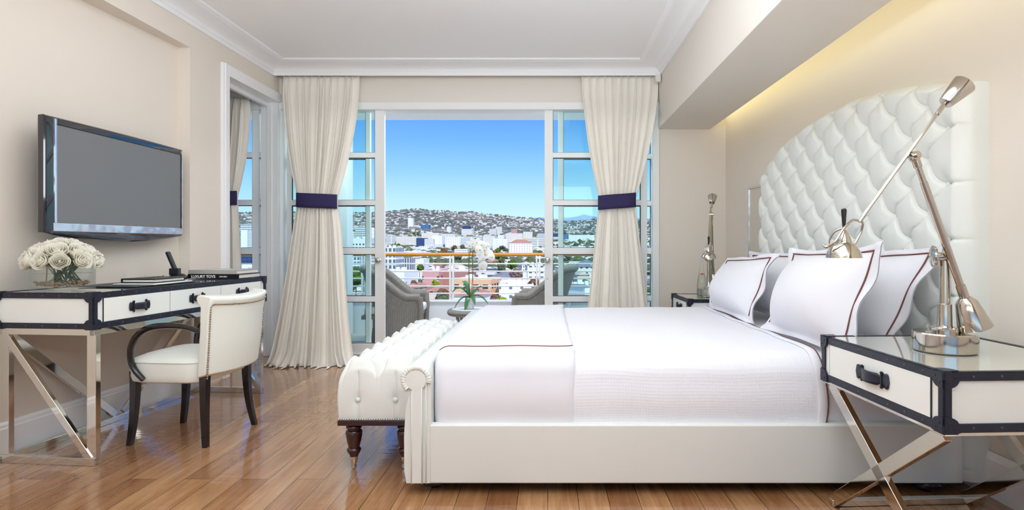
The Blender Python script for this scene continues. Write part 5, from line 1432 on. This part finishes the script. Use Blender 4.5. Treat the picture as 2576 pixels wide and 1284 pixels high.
# remaining city fabric, each block its own object
rc = random.Random(21)
mats_ = ['b_white', 'b_white2', 'b_cream', 'b_plain', 'b_white', 'b_band', 'b_plain', 'b_white2', 'b_tan']
protos = []
for i, mt_ in enumerate(mats_):
    for rf in (None, 'roof_red', 'roof_grey') if mt_ in ('b_tan', 'b_cream', 'b_white') else (None,):
        m = MB().box(-.5, .5, -.5, .5, -.5, 1)
        pass
def yz(py):   # distance at which the ground is seen at row py
    lo, hi = 60., 2500.
    for _ in range(30):
        mid = (lo+hi)/2; v = CY-(ground(0, mid)-EYE)*F/mid
        if v > py: lo = mid
        else: hi = mid
    return (lo+hi)/2
nb_ = 0
tries = 0
kinds = {'near': ('small pale house among trees in the near streets', 'houses in the near streets'), 'mid': ('low white building among trees in the middle distance', 'low buildings in the middle distance'), 'far': ('tiny pale building at the foot of the hills', 'tiny buildings at the foot of the hills')}
while nb_ < 215 and tries < 3000:
    tries += 1
    py = 591+(775-591)*rc.random()**1.55; pxx = rc.uniform(585, 1680)
    if 660 < pxx < 700 : continue
    Y = yz(py); X = (pxx-CX)*Y/F
    wpx = (8+ (py-590)*.28)*rc.uniform(.8, 1.7); w_ = min(46, max(9, wpx*Y/F)); d_ = w_*rc.uniform(.5, 1.1)
    h_ = rc.choice([4, 5, 7, 7, 10, 13])*(1 if Y < 900 else 1.3)
    if Y < 420: h_ = rc.choice([4, 4.5, 6])
    rf = rc.choice([None, None, None, None, 'roof_red', 'roof_grey', 'roof_pale', 'roof_pale']) if w_ < 24 else None
    key = 'near' if Y < 450 else 'mid' if Y < 1100 else 'far'
    building(X, Y, w_, d_, h_, rc.choice([0, 0, .1, -.25, .4]), rc.choice(mats_), kinds[key][0], kinds[key][1], roof=rf if Y < 900 else None)
    nb_ += 1

# trees ------------------------------------------------------------
M['t_dark'] = tmat('foliage_dark', [(.3, (80, 90, 68)), (.7, (124, 130, 98))], .8)
M['t_green'] = tmat('foliage_green', [(.3, (58, 84, 36)), (.7, (124, 146, 70))], .8)
M['t_yellow'] = tmat('foliage_yellow_green', [(.3, (110, 130, 34)), (.7, (172, 180, 60))], .8)
M['t_rust'] = tmat('foliage_rust', [(.3, (104, 76, 58)), (.7, (160, 124, 96))], .8)
M['t_mauve'] = tmat('bare_crown_mauve', [(.3, (120, 98, 96)), (.7, (158, 134, 126))], .8)
M['bark'] = principled('bark', (92, 76, 62), .9)
def crown(seed, n, tall=1., leafq=1500):
    rr = random.Random(seed); m = MB()
    for k in range(n):
        a = rr.uniform(0, 2*PI); z_ = rr.uniform(-1, 1); r = .30*math.sqrt(max(0, 1-z_*z_))*rr.uniform(.5, 1); q = rr.uniform(.10, .17)
        m.ball((r*math.cos(a), r*math.sin(a), .60+.26*z_*tall), (q, q, q*.85), 8, 6)
    vs = list(m.v)
    m.v = [(x*(1+rr.uniform(-.06, .06)), y*(1+rr.uniform(-.06, .06)), z*(1+rr.uniform(-.04, .04))) for x, y, z in m.v]
    for k in range(leafq):
        c0 = Vector(rr.choice(vs)); d = Vector((rr.uniform(-1, 1), rr.uniform(-1, 1), rr.uniform(-1, 1))).normalized()*.018; e = d.orthogonal().normalized()*rr.uniform(.010, .02)
        o_ = c0+(c0-Vector((0, 0, .6)))*rr.uniform(0, .08); m.add([o_-d-e, o_+d-e, o_+d+e, o_-d+e], [(0, 1, 2, 3)])
    return m
CR = {}
for mt_ in ('t_dark', 't_green', 't_yellow', 't_rust', 't_mauve'):
    for s in range(2):
        o = crown(hash((mt_[2], s)) % 99 if False else len(CR)*7+3, 26, 1.0).build('crown', mt_); CR[(mt_, s)] = o.data; bpy.data.objects.remove(o)
o = MB().tube([(0, 0, -.1), (0, .01, .3), (.02, 0, .5)], [.035, .028, .015], 7).build('trunk', 'bark', smooth=True); TRK = o.data; bpy.data.objects.remove(o)
def tree(X, Y, size, mt_, label, group=None, z=None, parts=True):
    z = ground(X, Y) if z is None else z; rt = thing('tree', label, 'tree', (X, Y, z), rc.uniform(0, 6), group); rt.scale = (size*rc.uniform(.9, 1.2), size*rc.uniform(.9, 1.2), size)
    c = bpy.data.objects.new('crown', CR[(mt_, rc.randrange(2))]); C.objects.link(c); c.parent = rt
    if parts: c = bpy.data.objects.new('trunk', TRK); C.objects.link(c); c.parent = rt
    return rt
def tpx(px_c, ytop, ybot, wpx, Y, mt_, label):
    X = (px_c-CX)*Y/F; z = ground(X, Y); top = EYE+(CY-ytop)*Y/F; s = wpx*Y/F/.9; zb = top-s*.98
    t_ = tree(X, Y, s, mt_, label, z=zb); t_.scale = (s, s, s)
    k = max(1, (.5+(zb-z)/s)/.5)
    for c in t_.children:
        if c.name.startswith('trunk'): c.location = (0, 0, .5*(1-k)); c.scale = (1, 1, k)
    return t_
tpx(1095, 703, 720, 28, 205, 't_yellow', 'bright yellow green tree before the pink building')
tpx(1040, 705, 720, 22, 215, 't_rust', 'brownish round tree over the left wicker chair')
tpx(1056, 664, 690, 24, 310, 't_green', 'olive tree beside the pink building')
tpx(1113, 726, 757, 48, 150, 't_rust', 'leafy brownish tree between the chair and the railing post')
tpx(1110, 738, 757, 60, 140, 't_dark', 'dark leafy tree low over the parapet by the left chair')
tpx(1215, 688, 700, 28, 270, 't_green', 'round olive tree between orchid and parking structure')
tpx(1261, 649, 694, 26, 300, 't_dark', 'tall dark evergreen in two tiers beyond the orchid')
tpx(1259, 662, 694, 32, 295, 't_dark', 'dark evergreen just below the tall one')
tpx(1288, 653, 680, 30, 360, 't_green', 'green crown beside the tall evergreen')
tpx(1298, 676, 700, 42, 270, 't_mauve', 'bare mauve crown before the white apartments')
tpx(1345, 700, 730, 44, 230, 't_rust', 'rust coloured trees beside the right door stile')
tpx(1244, 740, 757, 34, 150, 't_rust', 'brown bushy tree behind the orchid leaves')
tpx(1262, 748, 760, 46, 138, 't_yellow', 'yellow green hedge crown just over the parapet')
tpx(1292, 750, 760, 30, 140, 't_green', 'small green tree over the parapet beside the right chair')
tpx(1435, 704, 730, 20, 240, 't_rust', 'rust crown seen through the right sliding door')
tpx(1470, 704, 722, 30, 250, 't_dark', 'dark shrub row seen through the right sliding door')
tpx(895, 672, 760, 60, 130, 't_green', 'big green tree filling the left sliding door pane')
tpx(860, 690, 760, 50, 125, 't_dark', 'dark tree beside the curtain in the left sliding door')
tpx(925, 705, 760, 40, 128, 't_green', 'green tree low behind the left railing tubes')
tpx(620, 690, 760, 40, 125, 't_green', 'green tree low in the side bay window')
tpx(655, 680, 760, 36, 130, 't_green', 'green tree beside the mullion of the side bay window')
tk = {'near': ('tree with a full crown in the near streets', 'trees in the near streets'), 'mid': ('street tree in the middle distance', 'street trees in the middle distance'), 'far': ('tiny tree at the foot of the hills', 'tiny trees at the foot of the hills')}
for k in range(270):
    py = 592+(770-592)*rc.random()**1.5; pxx = rc.uniform(585, 1660); Y = yz(py); X = (pxx-CX)*Y/F
    size = rc.uniform(7, 13)*(1 if Y < 700 else 1.5); key = 'near' if Y < 450 else 'mid' if Y < 1100 else 'far'
    if Y < 260: size = rc.uniform(5, 8)
    mt_ = rc.choice(['t_dark', 't_dark', 't_green', 't_green', 't_dark', 't_rust', 't_mauve', 't_yellow'] if Y < 700 else ['t_dark', 't_dark', 't_green', 't_rust'])
    tree(X, Y, size, mt_, tk[key][0], tk[key][1])
# bare avenue of mauve crowns running diagonally
m = MB()
for k in range(420):
    t_ = rc.random(); pxx = 1045+130*t_+rc.uniform(-18, 18)*(.3+t_); py = 607+34*t_+rc.uniform(-2, 4); Y = yz(py+2); X = (pxx-CX)*Y/F; r_ = rc.uniform(2.5, 4.5); m.ball((X, Y, ground(X, Y)+r_), (r_*1.4, r_*1.4, r_), 6, 4)
tag(m.build('avenue_trees', 't_mauve', smooth=True), 'massed bare mauve crowns of the diagonal avenue', 'trees', kind='stuff')
# hillside houses and woods, and the far city carpet
m = MB(); m2 = MB(); m3 = MB(); m4 = MB()
def hpos():
    Y = 2500+2450*rc.random()**.8; pxx = rc.uniform(560, 1700); return (pxx-CX)*Y/F, Y
for k in range(5600):
    X, Y = hpos(); dens = .45+.55*(math.sin(X*.004+Y*.002)*.5+.5)
    if rc.random() > dens: continue
    w_ = rc.uniform(7, 20)*rc.choice([.8, .8, 1, 1.3]); h_ = rc.uniform(4.5, 9); z = ground(X, Y); (m if rc.random() < .75 else m4).box(X-w_/2, X+w_/2, Y-w_/2, Y+w_/2, z-4, z+h_)
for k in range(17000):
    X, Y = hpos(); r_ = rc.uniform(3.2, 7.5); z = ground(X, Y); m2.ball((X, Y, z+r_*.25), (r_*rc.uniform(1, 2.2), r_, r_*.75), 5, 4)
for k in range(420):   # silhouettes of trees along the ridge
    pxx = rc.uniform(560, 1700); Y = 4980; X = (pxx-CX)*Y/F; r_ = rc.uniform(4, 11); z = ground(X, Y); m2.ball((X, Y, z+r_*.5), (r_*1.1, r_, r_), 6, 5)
for k in range(3600):  # small fill between the blocks of the flat city
    py = 590+80*rc.random()**1.2; Y = yz(py); pxx = rc.uniform(560, 1690); X = (pxx-CX)*Y/F; w_ = rc.uniform(8, 24); z = ground(X, Y); m3.box(X-w_/2, X+w_/2, Y, Y+w_, z-3, z+rc.uniform(5, 10))
M['house_w'] = principled('distant_house_white', (228, 224, 220), .9, spec=0); M['house_t'] = principled('distant_house_tan', (190, 164, 150), .9, spec=0)
M['woods'] = tmat('distant_woods', [(.3, (88, 98, 98)), (.5, (114, 118, 110)), (.72, (148, 136, 126))], .02)  # woods paled in the colour itself, in place of real haze
tag(m.build('hillside_houses', 'house_w'), 'countless white houses scattered over the hillside', 'houses', kind='stuff')
tag(m4.build('hillside_tan_houses', 'house_t'), 'countless tan houses scattered over the hillside', 'houses', kind='stuff')
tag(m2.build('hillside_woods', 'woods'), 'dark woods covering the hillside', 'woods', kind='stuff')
tag(m3.build('distant_rooftops', 'house_w'), 'small pale roofs filling the flat city', 'rooftops', kind='stuff')
m = MB()
for k in range(6000):
    py = 588+105*rc.random()**1.2; Y = yz(py); pxx = rc.uniform(560, 1690); X = (pxx-CX)*Y/F; r_ = rc.uniform(2.5, 5.2)*(1.3 if Y > 700 else 1); z = ground(X, Y); m.ball((X, Y, z+r_*.7), (r_*1.2, r_*1.2, r_), 6, 4)
tag(m.build('city_trees', 't_dark'), 'small dark trees filling the streets of the flat city', 'trees', kind='stuff')
for nm in list(bpy.data.objects):
    pass
